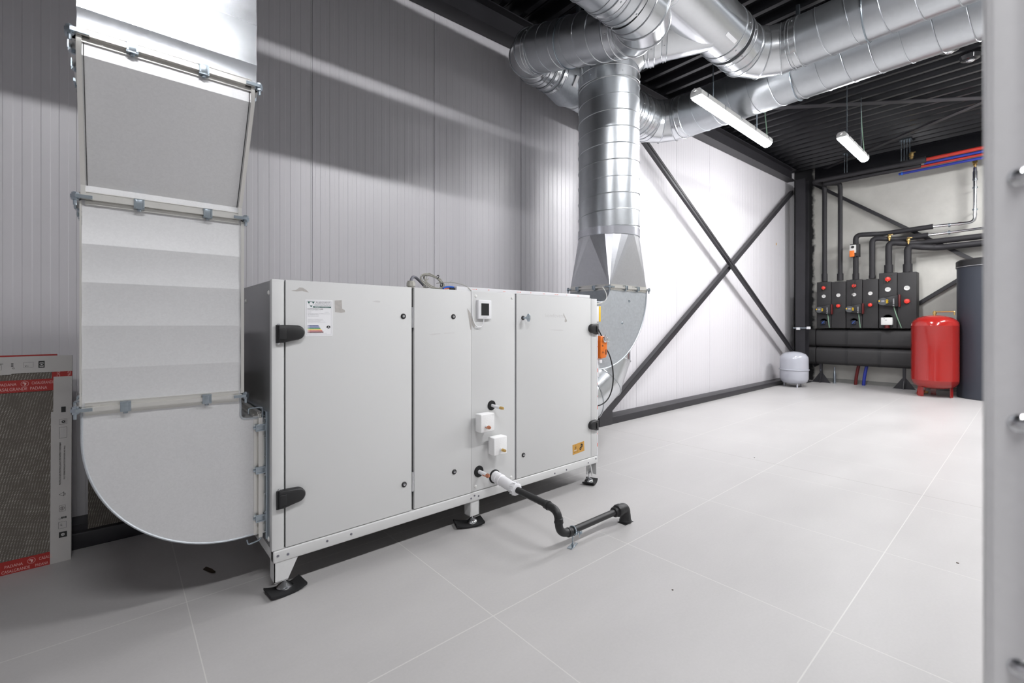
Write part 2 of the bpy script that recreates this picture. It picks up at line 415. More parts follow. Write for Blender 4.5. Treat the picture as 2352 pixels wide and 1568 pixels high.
# long wall: micro ribbed sandwich panels, 1.053 m wide
def ribbed(x0, x1):
    seams = [1.102 + 1.053 * k for k in range(-6, 12)]
    prof = []
    for sx in seams:
        prof += [(sx - .004, 0), (sx - .003, .007), (sx + .003, .007), (sx + .004, 0)]
        for k in range(15):
            a = sx + .0702 * (k + .35); prof += [(a, 0), (a + .0035, .0018), (a + .0335, .0018), (a + .037, 0)]
    prof = sorted(prof); return [p for p in prof if x0 < p[0] < x1]
b = MB(); pr_ = [(XF, 0)] + ribbed(XF, XB + .2) + [(XB + .2, 0)]
n = len(pr_); zt = 4.75
b.add([(x, YW + d, 0) for x, d in pr_] + [(x, YW + d, zt) for x, d in pr_], [(i, i + 1, i + 1 + n, i + n) for i in range(n - 1)])
b.box(XF, XB + .2, YW + .02, YW + .12, 0, zt)
build('wall_left', b, M['panel'], kind='structure', smooth=False, fixn=False)
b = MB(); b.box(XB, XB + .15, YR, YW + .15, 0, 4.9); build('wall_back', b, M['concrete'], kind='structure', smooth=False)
b = MB(); b.box(XF, XB + .2, YR - .1, YR, 0, 4.9); build('wall_right', b, mat('plaster_grey', (.42, .42, .41), .8), kind='structure', smooth=False)
b = MB(); b.box(XF - .1, XF, YR, YW + .15, 0, 4.9); build('wall_front', b, M['panel'], kind='structure', smooth=False)
# profiled steel roof deck, ribs run across the room
b = MB(); pr_ = []; x = XF - .1
while x < XB + .3:
    for dx, dz in ((0, 0), (.055, 0), (.085, .085), (.15, .085), (.155, .078), (.165, .078), (.17, .085), (.235, .085), (.265, 0)): pr_.append((x + dx, deckz(x + dx) + dz))
    x += .265
n = len(pr_)
b.add([(x, YR - .1, z) for x, z in pr_] + [(x, YW + .1, z) for x, z in pr_], [(i, i + n, i + 1 + n, i + 1) for i in range(n - 1)])
b.add([(XF - .1, YR, deckz(XF) + .14), (XB + .3, YR, deckz(XB) + .14), (XB + .3, YW + .1, deckz(XB) + .14), (XF - .1, YW + .1, deckz(XF) + .14)], [(0, 1, 2, 3)])
build('ceiling', b, M['deck'], kind='structure', smooth=False, fixn=False)
b = MB(); b.box(XB - .05, XB, YR, 3.1, 0, .07); build('baseboard_back', b, M['plug'], kind='structure', smooth=False)
b = MB(); b.box(XF, 4.27, 3.36, YW + .005, 0, .085, .004); b.box(XF, 4.27, 3.40, YW, .085, .12)
build('baseboard_left', b, M['steelblk'], kind='structure')
b = MB(); b.box(4.50, 10.75, 3.36, YW + .01, 0, .085, .003)
build('baseboard_left', b, M['steelblk'], kind='structure')
# roof edge beams (I sections following the slope)
def ibeam(name, p0, p1, wd, h, label, cat='beam', group=None, up=(0, 0, 1), **k):
    b = MB(); p0, p1 = Vector(p0), Vector(p1); u = Vector(up)
    b.bar(p0 - u * (h / 2 - .006), p1 - u * (h / 2 - .006), wd, .012, up); b.bar(p0 + u * (h / 2 - .006), p1 + u * (h / 2 - .006), wd, .012, up)
    b.bar(p0, p1, .010, h - .024, up)
    return build(name, b, M['steelblk'], label=label, cat=cat, group=group)
def wz(x): return 3.94 + .0315 * x
ibeam('roof_beam', (XF, 3.462, wz(XF) + .12), (11.0, 3.462, wz(11.0) + .12), .17, .24, 'black sloping steel beam along the top of the white panel wall')
b = MB(); b.box(11.33, XB - .002, YR, 3.12, 4.25, deckz(11.3), .004); build('roof_beam', b, M['deck'], label='black beam along the top of the grey concrete wall', cat='beam')
for i, xx in enumerate((1.35, 6.3)):
    ibeam('roof_beam', (xx, 3.35, deckz(xx) - .07), (xx, YR, deckz(xx) - .07), .09, .13,
          ['dark roof beam crossing above the round duct branches by the wall', 'dark roof beam crossing the ceiling beyond the long round ducts'][i])
# steel columns
b = MB()
for x_ in (10.80, 11.04): b.box(x_, x_ + .014, 3.15, 3.33, 0, 4.25)
b.box(10.81, 11.05, 3.225, 3.235, 0, 4.25); b.box(10.76, 11.10, 3.10, 3.36, 0, .015);
build('steel_column', b, M['steelblk'], label='black steel column in the far corner between white panels and concrete', cat='column')
b = MB()
b.box(4.22, 4.232, 3.37, 3.54, 0, 4.05); b.box(4.37, 4.382, 3.37, 3.54, 0, 4.05); b.box(4.22, 4.382, 3.45, 3.46, 0, 4.05)
build('steel_column', b, M['steelblk'], label='black steel column behind the vertical spiral duct', cat='column')
# cross bracing of the long wall
t = empty('wall_brace', (4.45, 3.38, 0), 'black diagonal brace rising from the floor gusset to the far corner column', 'brace')
b = MB(); p0, p1 = Vector((4.53, 3.45, .19)), Vector((10.95, 3.45, 4.08)); b.bar(p0, p1, .065, .010, (0, 0, 1)); b.bar(p0 + Vector((.02, -.029, -.036)), p1 + Vector((.02, -.029, -.036)), .008, .068)
build('brace_angle', b, M['steelblk'], t)
b = MB(); b.prism([(4.27, 0), (4.52, 0), (4.52, .22), (4.63, .30), (4.60, .36), (4.50, .30), (4.27, .13)], 'y', 3.355, 3.370)
b.box(4.27, 4.52, 3.37, 3.54, 0, .02); build('gusset_plate', b, M['steelblk'], t)
b = MB(); b.cyl((4.57, 3.356, .305), (4.57, 3.343, .305), .016, 6); build('bolt', b, M['black'], t)
t = empty('wall_brace', (10.7, 3.44, .3), 'black double-angle brace running down behind the small pale grey vessel', 'brace')
b = MB(); p0, p1 = Vector((4.5, 3.375, 4.00)), Vector((10.78, 3.375, .64))
dn = (p1 - p0).cross(Vector((0, 1, 0))).normalized()
b.bar(p0 + dn * .024, p1 + dn * .024, .045, .036); b.bar(p0 - dn * .024, p1 - dn * .024, .045, .036); build('brace_angle', b, M['steelblk'], t)
# cross bracing of the back wall
t = empty('wall_brace', (11.36, .7, 2.3), 'black brace sloping down to the right across the concrete wall', 'brace')
b = MB(); b.bar((11.405, 3.15, 4.24), (11.405, -1.8, .36), .06, .085, (1, 0, 0)); build('brace_angle', b, M['steelblk'], t)
t = empty('wall_brace', (11.30, 1.4, 1.6), 'black brace rising between the pump groups and the dark storage tank', 'brace')
b = MB(); b.bar((11.40, 3.15, .32), (11.40, -1.8, 4.06), .06, .085, (1, 0, 0)); build('brace_angle', b, M['steelblk'], t)
# roof bracing
b = MB(); b.bar((6.4, 3.3, 4.33), (11.1, -1.3, 4.47), .09, .012); build('roof_brace', b, M['steelblk'], label='flat black brace crossing under the roof deck above the lamps', cat='brace')
b = MB(); b.bar((11.2, 2.9, 4.47), (8.0, -1.5, 4.38), .09, .012); build('roof_brace', b, M['steelblk'], label='flat grey-black roof brace running down towards the smaller lit tube', cat='brace')
b = MB(); b.bar((2.2, 3.3, 4.19), (6.3, -.6, 4.29), .10, .012); build('roof_brace', b, M['steelblk'], label='flat black roof brace behind the bend of the upper long duct', cat='brace')

# ------------------------------------------------------------------ tube fixtures
def lamp(x0, x1, y, z, k, label):
    t = empty('tube_lamp', ((x0 + x1) / 2, y, z), label, 'lamp', None)
    w2 = .055
    b = MB(); pf = [(y - w2, z + .004), (y - w2, z + .045), (y - .035, z + .072), (y + .035, z + .072), (y + w2, z + .045), (y + w2, z + .004)]
    b.prism(pf, 'x', x0 - .004, x1 + .004)
    build('housing', b, M['lamphouse'], t)
    b = MB(); q = [(y + w2 * .93 * math.cos(a), z + .006 + .042 * math.sin(a)) for a in [PI + PI * i / 14 for i in range(15)]]
    b.prism(q, 'x', x0 + .012, x1 - .012); build('diffuser', b, emit(k), t)
    n = 5
    for i in range(n):
        xx = x0 + .12 + (x1 - x0 - .24) * i / (n - 1)
        for s_ in (-1, 1):
            b = MB(); b.box(xx - .012, xx + .012, y + s_ * w2 - .004, y + s_ * w2 + .004, z + .012, z + .05, .002); build('clip', b, M['chrome'], t)
    b = MB(); b.cyl((x0 - .004, y, z + .05), (x0 - .035, y, z + .05), .014, 12); build('cable_gland', b, M['lamphouse'], t)
    for fx in (.19, .81):
        xx = x0 + (x1 - x0) * fx
        b = MB(); b.cyl((xx, y - .006, z + .07), (xx, y - .006, deckz(xx)), .006, 8); b.cyl((xx, y + .009, z + .07), (xx, y + .009, z + .3), .005, 8) if False else None
        build('hanger_rod', b, M['zinc'], t)
    b = MB(); b.sweep(bezier((x1 - .05, y, z + .07), (x1 + .05, y, z + .12), (x1 - .08, y + .02, z + .25), (x1 - .1, y + .02, deckz(x1)), 14), .005, 8); build('cable', b, M['green'], t)
    return t
LL = ['long lit tube lamp hanging below the round ducts, nearer of the two', 'smaller lit tube lamp farther off, near the back wall',
      'tube lamp high under the roof above the viewer', 'tube lamp high under the roof just before the long ducts', 'tube lamp high under the roof just past the long ducts',
      'tube lamp high under the roof near the dark tank']
for l, nm in zip(LAMPS, LL): lamp(*l, nm)

# ------------------------------------------------------------------ round ducts
U = lambda a: Vector(a)
def spiral(b, p0, p1, R, pitch=.137, seg=56, rib=.0048):
    p0, p1 = U(p0), U(p1); d = p1 - p0; L = d.length; t = d.normalized(); u = t.orthogonal().normalized(); v = t.cross(u)
    b.sweep([p0, p1], R, seg, caps=False)
    n = int(L / pitch * 40); pts = []
    for i in range(n + 1):
        a = 2 * PI * i / 40; pts.append(p0 + t * (i * pitch / 40) + (u * math.cos(a) + v * math.sin(a)) * (R + .0005))
    if len(pts) > 2: b.sweep(pts, rib, 5, caps=False)
    return b
def band(b, p, d, R, wdt=.05, beads=(0, 1), screws=True):
    """slip collar with rolled beads and a few screws"""
    p, d = U(p), U(d).normalized(); a, c = p - d * wdt / 2, p + d * wdt / 2
    b.sweep([a, c], R + .003, 56)
    for q in ([a] if 0 in beads else []) + ([c] if 1 in beads else []):
        u = d.orthogonal().normalized(); v = d.cross(u)
        b.sweep([q + (u * math.cos(2 * PI * i / 56) + v * math.sin(2 * PI * i / 56)) * (R + .003) for i in range(56)], .0042, 6, closed=True)
    if screws:
        u = d.orthogonal().normalized(); v = d.cross(u)
        for i in range(6):
            an = 2 * PI * (i + .3) / 6; o = u * math.cos(an) + v * math.sin(an)
            b.sweep([p + o * (R + .002), p + o * (R + .008)], .006, 8)
    return b
def gore(b, pts, R, seg=56):
    """segmented bend: polyline swept with mitred joints and a standing seam on every mitre"""
    b.sweep(pts, R, seg, caps=False, mark=True)
    P = [U(p) for p in pts]; Rs = R if isinstance(R, (list, tuple)) else [R] * len(P)
    for i in range(1, len(P) - 1):
        a = (P[i] - P[i - 1]).normalized(); c = (P[i + 1] - P[i]).normalized(); nb = (a + c).normalized(); k = nb.dot(a)
        u = a.orthogonal().normalized(); v = a.cross(u); ring = []
        for j in range(seg):
            an = 2 * PI * j / seg; off = (u * math.cos(an) + v * math.sin(an)) * (Rs[i] + .003); off -= a * (off.dot(nb) / max(k, .2)); ring.append(P[i] + off)
        b.sweep(ring, .0045, 6, closed=True)
    return b
def corner(p, d0, d1, r, n=3):
    """mitred bend about corner point p from direction d0 to d1"""
    p, d0, d1 = U(p), U(d0).normalized(), U(d1).normalized(); a = p - d0 * r; c = p + d1 * r
    th = d0.angle(d1); out = [a]
    ctr = a + (d1 - d0 * d0.dot(d1)).normalized() * (r / math.tan(th / 2))
    ra = (a - ctr); ax = d0.cross(d1).normalized()
    for i in range(n):
        ang = th * (i + .5) / n; q = Matrix.Rotation(ang, 3, ax) @ ra; out.append(ctr + q / math.cos(th / n / 2))
    out.append(c); return out
RD = .21; RB = .185; RC = .24; RR = .262
yD, zD = 1.77, 3.72; xE = 4.595; xC = 5.10; zC = 3.68; yA2 = 3.10
RX, RY = 3.266, 2.466
def thing1(name, fn, m, label, cat='duct', parts=(), **k):
    b = MB(); fn(b); c = U((0, 0, 0))
    xs = [v.x for v in b.v]; ys = [v.y for v in b.v]; zs = [v.z for v in b.v]
    t = empty(name, ((min(xs) + max(xs)) / 2, (min(ys) + max(ys)) / 2, min(zs)), label, cat)
    build(k.get('pname', 'duct_shell'), b, m, t)
    for nm, f2, m2 in parts:
        b = MB(); f2(b); build(nm, b, m2, t)
    return t
# riser
thing1('spiral_duct', lambda b: spiral(b, (RX, RY, 1.95), (RX, RY, 3.30), RR), M['round'], 'vertical spiral duct rising from the square-to-round piece behind the grey unit',
       parts=[('collar', lambda b: band(b, (RX, RY, 3.30), (0, 0, 1), RR, .10), M['fit']),
              ('sealing_tape', lambda b: b.sweep([(RX, RY, 1.955), (RX, RY, 2.02)], RR + .005, 56), mat('silver_tape', (.60, .61, .66), .22, .5))])
dB = Vector((.55, -.835, 0)).normalized()
b_pts = corner((RX, RY, zD - .02), (0, 0, 1), dB, .34, 2)
def f(b):
    gore(b, b_pts, RR - .006)
thing1('duct_elbow', f, M['fit'], 'shiny bend on top of the vertical spiral duct',
       parts=[])
bend_end = b_pts[-1]
def f(b):
    e_n = bend_end + dB * ((bend_end.y - yD) / -dB.y); b.sweep([bend_end, bend_end + dB * .10, (e_n.x, yD, zD)], [RR - .006, RD + .02, RD + .008], 56, caps=False)
thing1('duct_branch', f, M['fit'], 'short branch joining the riser bend to the upper duct',
       parts=[('collar', lambda b: [band(b, bend_end + dB * .015, dB, RR - .008, .05), band(b, bend_end + dB * .12, dB, RD + .018, .04)], M['fit'])])
# D: upper duct along the wall, turning towards the room as E
def f(b): spiral(b, (-3.1, yD, zD), (3.02, yD, zD), RD)
thing1('spiral_duct', f, M['round'], 'upper spiral duct leading to the branch saddle',
       parts=[('collar', lambda b: band(b, (3.0, yD, zD), (1, 0, 0), RD, .08), M['fit'])])
def f(b): b.sweep([(3.0, yD, zD), (3.98, yD, zD)], RD + .004, 64, caps=False)
thing1('duct_tee', f, M['fit'], 'plain galvanised tee piece with a small paper sticker', parts=[
    ('collar', lambda b: [band(b, (3.97, yD, zD), (1, 0, 0), RD + .004, .09), band(b, (4.10, yD, zD), (1, 0, 0), RD, .05)], M['fit']),
    ('sticker', lambda b: (b.m(0).obox((3.80, yD - (RD + .006) * math.cos(math.radians(52)), zD - (RD + .006) * math.sin(math.radians(52))), (.085, 0, 0),
        (0, -.014 * math.sin(math.radians(52)), .014 * math.cos(math.radians(52))), (0, .0008, .0008))), M['paper'])])
pE = corner((xE, yD, zD), (1, 0, 0), (0, -1, 0), .33, 3)
thing1('duct_elbow', lambda b: gore(b, [(4.14, yD, zD)] + pE + [(xE, pE[-1].y - .06, zD)], RD), M['fit'], 'segmented bend turning the upper duct out into the room',
       parts=[('collar', lambda b: band(b, (xE, pE[-1].y - .05, zD), (0, 1, 0), RD, .05), M['fit'])])
thing1('spiral_duct', lambda b: spiral(b, (xE, pE[-1].y - .06, zD), (xE, -4.5, zD), RD, .20), M['round'], 'upper of the two long spiral ducts running out of view on the right', parts=[
    ('hanger_strap', lambda b: b.sweep([(xE + (RD + .004) * math.cos(a), .9, zD + (RD + .004) * math.sin(a)) for a in [2 * PI * i / 48 for i in range(48)]], .006, 6, closed=True), M['zinc']),
    ('hanger_rod', lambda b: b.box(xE - .012, xE + .012, .885, .915, zD + RD, deckz(xE)), M['zinc'])])
# B / A / A2 / C
thing1('spiral_duct', lambda b: spiral(b, (-3.1, 1.70, 3.28), (2.42, 1.70, 3.28), RB), M['round'], 'nearest spiral duct entering from the top edge of the view',
       parts=[('collar', lambda b: [band(b, (2.26, 1.70, 3.28), (1, 0, 0), RB, .05), band(b, (2.42, 1.70, 3.28), (1, 0, 0), RB, .05)], M['fit'])])
dA = U((0, .9603, .2788))
pB = corner((2.78, 1.70, 3.266), (1, 0, 0), dA, .27, 3)
A0 = pB[-1]; A1 = U((2.78, 2.84, 3.266 + (2.84 - 1.70) * .2903))
thing1('duct_elbow', lambda b: gore(b, [(2.44, 1.70, 3.27)] + pB, RB), M['fit'], 'shiny bend below the upper duct, in front of the riser bend')
thing1('spiral_duct', lambda b: spiral(b, A0, A1, RB), M['round'], 'short spiral duct sloping back to the panel wall',
       parts=[('collar', lambda b: [band(b, A0 + dA * .03, dA, RB, .06)], M['fit']),
              ('hanger_strap', lambda b: b.sweep([A0 + dA * .55 + U((math.cos(a), -.2788 * math.sin(a), .9603 * math.sin(a))) * (RB + .004) for a in [2 * PI * i / 40 for i in range(40)]], .005, 6, closed=True), M['zinc']),
              ('hanger_rod', lambda b: b.box(2.765, 2.795, 2.38, 2.41, 3.68, deckz(2.8)), M['zinc'])])
zA = 3.266 + (yA2 - 1.70) * .2903
pA = corner((2.78, yA2, zA), dA, (1, 0, .0), .27, 3)
thing1('duct_elbow', lambda b: gore(b, pA + [(3.10, yA2, zA)], RB), M['fit'], 'segmented bend against the top of the panel wall',
       parts=[('collar', lambda b: [band(b, A1 + dA * .02, dA, RB, .04)], M['fit'])])

thing1('duct_reducer', lambda b: b.sweep([(3.10, yA2, zA), (3.20, yA2, zA), (3.42, yA2, zA - .01), (3.50, yA2, zC)], [RB + .004, RB + .004, RC + .003, RC + .003], 56, caps=False), M['old'],
       'dull grey reducer piece with a white sticker behind the riser', parts=[
       ('collar', lambda b: [band(b, (3.14, yA2, zA), (1, 0, 0), RB + .003, .04), band(b, (3.22, yA2, zA), (1, 0, 0), RB + .01, .04)], M['fit']),
       ('sticker', lambda b: b.obox((3.36, yA2 - (RC - .01) * math.cos(.6), zC - (RC - .01) * math.sin(.6)), (.035, 0, 0), (0, -.05 * math.sin(.6), .05 * math.cos(.6)), (0, .003, .003)), M['paper'])])
thing1('spiral_duct', lambda b: spiral(b, (3.5, yA2, zC), (4.70, yA2, zC), RC), M['round'], 'spiral duct along the wall passing behind the riser',
       parts=[('collar', lambda b: [band(b, (4.68, yA2, zC), (1, 0, 0), RC, .05), band(b, (4.56, yA2, zC), (1, 0, 0), RC, .04), band(b, (4.44, yA2, zC), (1, 0, 0), RC, .04)], M['fit'])])
pC = corner((xC, yA2, zC), (1, 0, 0), (0, -1, 0), .32, 3)
thing1('duct_elbow', lambda b: gore(b, [(4.70, yA2, zC)] + pC + [(xC, pC[-1].y - .05, zC)], RC), M['fit'], 'segmented bend right of the riser where the lower long duct begins',
       parts=[('collar', lambda b: band(b, (xC, pC[-1].y - .05, zC), (0, 1, 0), RC, .06, screws=False), M['fit'])])
thing1('spiral_duct', lambda b: spiral(b, (xC, pC[-1].y - .05, zC), (xC, -4.5, zC), RC, .20), M['round'], 'lower of the two long spiral ducts, passing behind the nearer lamp', parts=[
    ('hanger_strap', lambda b: b.sweep([(xC + (RC + .004) * math.cos(a), 1.55, zC + (RC + .004) * math.sin(a)) for a in [2 * PI * i / 48 for i in range(48)]], .006, 6, closed=True), M['zinc']),
    ('hanger_rod', lambda b: b.box(xC - .012, xC + .012, 1.535, 1.565, zC + RC, deckz(xC)), M['zinc'])])
# lower round duct at the unit's far end, rising behind the riser
R2 = .245
pL = [(2.80, 2.85, .49)] + corner((3.84, 2.93, .50), (1, 0.0, 0), (0, 0, 1), .50, 3)
thing1('duct_elbow', lambda b: gore(b, pL, R2), M['fit'], 'round segmented bend low behind the grey unit beside the brace foot')
thing1('spiral_duct', lambda b: spiral(b, pL[-1], (3.84, 2.93, 3.45), R2), M['round'], 'second vertical duct hidden behind the riser')

# ------------------------------------------------------------------ flange pieces for the rectangular ducts
def clamp_mesh(b, c, n, up, s=1.0):
    """G-clamp bracket holding two flange profiles: c centre, n outward normal, up direction across the joint"""
    c, n, up = U(c), U(n), U(up); sd = n.cross(up)
    b.obox(c + n * .022 * s, n * .003 * s, sd * .016 * s, up * .016 * s, .0015)
    b.obox(c + n * .013 * s + up * .017 * s, n * .012 * s, sd * .016 * s, up * .0022 * s)
    b.obox(c + n * .013 * s - up * .017 * s, n * .012 * s, sd * .016 * s, up * .0022 * s)
    for q in (-1, 1): b.obox(c + n * .025 * s + sd * .0125 * q * s, n * .003 * s, sd * .0025 * s, up * .015 * s)
    b.cyl(c + n * .012 * s - up * .017 * s, c + n * .012 * s - up * .027 * s, .0075 * s, 6)
    return b
def rail(b, a, c, n, up, s=1.0):
    """pair of slide-on flange profiles along a-c, standing off in direction n, joint plane normal up"""
    a, c, n, up = U(a), U(c), U(n), U(up); d = (c - a) / 2; m = (a + c) / 2
    for q in (-1, 1):
        b.obox(m + n * .010 + up * .0035 * q, d, n * .011, up * .0025)           # standing legs
        b.obox(m + n * .0025 + up * .0125 * q, d * .965, n * .0022, up * .010)      # lying legs
        b.obox(m + n * .0035 + up * .0225 * q, d * .965, n * .0035, up * .0014)      # stiffening lip
        b.obox(m + n * .019 + up * .004 * q, d, n * .0035, up * .004)
    L = (c - a).length; k = max(2, int(L / .13))
    for i in range(k):
        p = a + (c - a) * (i + .35) / k
        for q in (-1, 1): b.cyl(p + n * .004 + up * .015 * q, p + n * .007 + up * .015 * q, .005, 8)
    return b
def flange(t, x0, x1, y0, y1, z, clamps, mats=None):
    r = MB(); up = (0, 0, 1)
    rail(r, (x0, y0, z), (x1, y0, z), (0, -1, 0), up); rail(r, (x0, y1, z), (x1, y1, z), (0, 1, 0), up)
    rail(r, (x0, y0, z), (x0, y1, z), (-1, 0, 0), up); rail(r, (x1, y0, z), (x1, y1, z), (1, 0, 0), up)
    build('flange_profile', r, M['prof'], t)
    for cx_, cy_, sx, sy in ((x0, y0, -1, -1), (x1, y0, 1, -1), (x0, y1, -1, 1), (x1, y1, 1, 1)):
        c = MB()
        c.prism([(cx_ - sx * .03, cy_ + sy * .028), (cx_ + sx * .016, cy_ + sy * .028), (cx_ + sx * .03, cy_ + sy * .014), (cx_ + sx * .03, cy_ - sy * .03), (cx_, cy_ - sy * .03), (cx_ - sx * .03, cy_)], 'z', z - .006, z + .006)
        c.cyl((cx_ + sx * .017, cy_ + sy * .013, z - .032), (cx_ + sx * .017, cy_ + sy * .013, z + .016), .0055, 10)
        c.cyl((cx_ + sx * .017, cy_ + sy * .013, z + .006), (cx_ + sx * .017, cy_ + sy * .013, z + .013), .011, 6)
        c.cyl((cx_ + sx * .017, cy_ + sy * .013, z - .006), (cx_ + sx * .017, cy_ + sy * .013, z - .014), .011, 6)
        build('corner_bolt', c, M['zinc'], t)
    for kind_, v in clamps:
        c = MB()
        if kind_ == 'f': clamp_mesh(c, (v, y0, z), (0, -1, 0), up)
        elif kind_ == 'l': clamp_mesh(c, (x0, v, z), (-1, 0, 0), up)
        elif kind_ == 'r': clamp_mesh(c, (x1, v, z), (1, 0, 0), up)
        build('flange_clamp', c, M['zinc'], t)
DX0, DX1, DY0, DY1 = -.098, .412, 2.30, 2.72
def edgebead(b, pts, r=.004): b.sweep(pts, r, 6); return b
# elbow into the unit
t = empty('duct_elbow', (.2, 2.5, .25), 'rectangular sheet-metal bend curving into the left end of the grey unit', 'duct')
def cheek(x0, xin, xr, z1, zt, r):
    out = [(x0, z1)]
    for i in range(29):
        a = PI + PI / 2 * i / 28; out.append((xin + r * math.cos(a), zt + r * math.sin(a)))
    return out
outer = [(DX0, .885)] + [(.412 + .51 * math.cos(PI + PI / 2 * i / 32), .78 + .518 * math.sin(PI + PI / 2 * i / 32)) for i in range(33)] + [(.486, .262)]
inner = [(.486, .783), (.430, .783), (.418, .788), (.412, .80), (.412, .885)]
b = MB(); b.prism(outer + inner, 'y', DY0, DY1); build('duct_shell', b, M['sheet'], t)
for ln_ in (outer, inner):
    b = MB(); b.sweep([(x_, DY0 - .001, z_) for x_, z_ in ln_], .0042, 6); build('folded_seam', b, M['old'], t)
# vertical joint to the unit's spigot
r = MB(); xj = .486
rail(r, (xj, DY0, .25), (xj, DY0, .785), (0, -1, 0), (1, 0, 0)); rail(r, (xj, DY0, .785), (xj, DY1, .785), (0, 0, 1), (1, 0, 0)); rail(r, (xj, DY0, .262), (xj, DY1, .262), (0, 0, -1), (1, 0, 0))
build('flange_profile', r, M['prof'], t)
for z_ in (.74, .55, .335):
    c = MB(); clamp_mesh(c, (xj, DY0, z_), (0, -1, 0), (1, 0, 0)); build('flange_clamp', c, M['zinc'], t)
c = MB(); c.sweep(rounded([(xj - .045, DY0 - .005, .805), (xj - .045, DY0 - .012, .83), (xj + .01, DY0 - .012, .83), (xj + .01, DY0 - .012, .76)], .008), .0035, 8); build('corner_bolt', c, M['zinc'], t)
c = MB(); c.sweep(rounded([(xj - .05, DY0 + .0, .245), (xj - .045, DY0 - .008, .225), (xj + .0, DY0 - .012, .235), (xj + .004, DY0 - .012, .27)], .008), .0035, 8); build('corner_bolt', c, M['zinc'], t)
flange(t, DX0, DX1, DY0, DY1, .889, [('f', .025), ('f', .285), ('l', 2.42), ('l', 2.6), ('r', 2.42)])
# straight length with pressed stiffening creases
def crease_box(x0, x1, y0, y1, z0, z1, zs, d=.003, n=7):
    """sheet pressed into shallow bowed bands between the crease heights zs"""
    b = MB(); lv = [z0] + zs + [z1]; rows = []
    for i in range(len(lv) - 1):
        for j in range(n + (i == len(lv) - 2)):
            u_ = j / n; k = d * ((2 * u_ - 1) ** 2 - 1) if 0 < i < len(lv) - 1 or True else 0
            z_ = lv[i] + (lv[i + 1] - lv[i]) * u_
            rows.append([(x0 - k * .3, y0 - k, z_), (x1 + k * .3, y0 - k, z_), (x1 + k * .3, y1 + k, z_), (x0 - k * .3, y1 + k, z_)])
    m = len(rows)
    b.add([p for r_ in rows for p in r_], [(i * 4 + j, i * 4 + (j + 1) % 4, i * 4 + 4 + (j + 1) % 4, i * 4 + 4 + j) for i in range(m - 1) for j in range(4)])
    return b
t = empty('duct_section', (.16, 2.5, .889), 'straight rectangular duct length just above the curved bend', 'duct')
b = crease_box(DX0, DX1, DY0, DY1, .892, 1.662, [1.037, 1.197, 1.358, 1.50]); build('duct_shell', b, M['sheet'], t, ang=4)
b = MB(); b.bar((DX1 + .006, DY0 - .003, .90), (DX1 + .006, DY0 - .003, 1.655), .012, .006, (0, 1, 0)); build('folded_seam', b, M['prof'], t)
b = MB(); b.bar((DX0 - .003, DY0 - .002, .90), (DX0 - .003, DY0 - .002, 1.655), .006, .006, (0, 1, 0)); build('folded_seam', b, M['prof'], t)
flange(t, DX0, DX1, DY0, DY1, 1.668, [('f', .065), ('f', .288), ('l', 2.45), ('l', 2.62)])
# offset length, leaning towards the room
OY = -.25; ZT = 2.150
t = empty('duct_section', (.16, 2.4, 1.668), 'slanting rectangular duct length between the two upper flanges', 'duct')
lv = [(0, 1.671), (0, 1.715), (OY * .12, 1.755), (OY * .90, 2.045), (OY, 2.085), (OY, ZT - .003)]
b = MB(); rows = [[(DX0, DY0 + o, z_), (DX1, DY0 + o, z_), (DX1, DY1 + o, z_), (DX0, DY1 + o, z_)] for o, z_ in lv]
b.add([p for r_ in rows for p in r_], [(i * 4 + j, i * 4 + (j + 1) % 4, i * 4 + 4 + (j + 1) % 4, i * 4 + 4 + j) for i in range(len(lv) - 1) for j in range(4)]); build('duct_shell', b, M['sheet'], t, ang=2)
for xx, xg in ((DX0 + .004, DX0 + .015), (DX1 - .004, DX1 - .015)):
    b = MB(); b.sweep([(xx, DY0 + o - .006, z_) for o, z_ in lv], .0095, 4, ref=(1, 1, 0)); build('folded_seam', b, M['prof'], t)
    b = MB(); b.sweep([(xg, DY0 + o - .0015, z_) for o, z_ in lv[1:]], .0016, 4); build('seam_gap', b, M['gap'], t)
b = MB(); b.obox((.325, DY0 + OY * .42 - .0008, 1.885), (.012, 0, 0), (0, -.006, .007), (0, .0006, .0006)); build('dirt_spot', b, M['residue'], t)
flange(t, DX0, DX1, DY0 + OY, DY1 + OY, ZT, [('f', .040), ('f', .245), ('l', 2.15), ('l', 2.3), ('r', 2.15)])
# upper length to the roof
t = empty('duct_section', (.16, 2.25, ZT), 'topmost rectangular duct length, brightly lit, leaving at the top edge', 'duct')
b = crease_box(DX0 - .002, DX1 + .012, DY0 + OY, DY1 + OY, ZT + .003, 4.15, [2.24, 2.40, 2.60, 2.80, 3.0, 3.2, 3.6], .003); build('duct_shell', b, galv('galvanised_bright', (.50, .515, .54), .23, .04, 60, .010), t, ang=4)

# ------------------------------------------------------------------ right-hand end of the unit: bend, square-to-round
EX0, EX1, EY0, EY1 = 3.00, 3.53, 2.256, 2.676
t = empty('duct_elbow', (3.1, 2.45, .85), 'dull grey rectangular bend curving up from the far end of the grey unit', 'duct')
out = [(2.775, .85), (2.88, .85)] + [(2.88 + .65 * math.cos(a), 1.50 + .65 * math.sin(a)) for a in [-PI / 2 + PI / 2 * i / 28 for i in range(1, 29)]]
inn = [(3.00, 1.50)] + [(2.88 + .12 * math.cos(a), 1.50 + .12 * math.sin(a)) for a in [-PI / 2 * i / 8 for i in range(1, 9)]] + [(2.775, 1.38)]
b = MB(); b.prism(out + inn, 'y', EY0, EY1); build('duct_shell', b, M['old'], t)
for ln_ in (out, inn):
    b = MB(); b.sweep([(x_, EY0 - .001, z_) for x_, z_ in ln_], .0055, 6); build('folded_seam', b, M['old'], t)
b = MB()
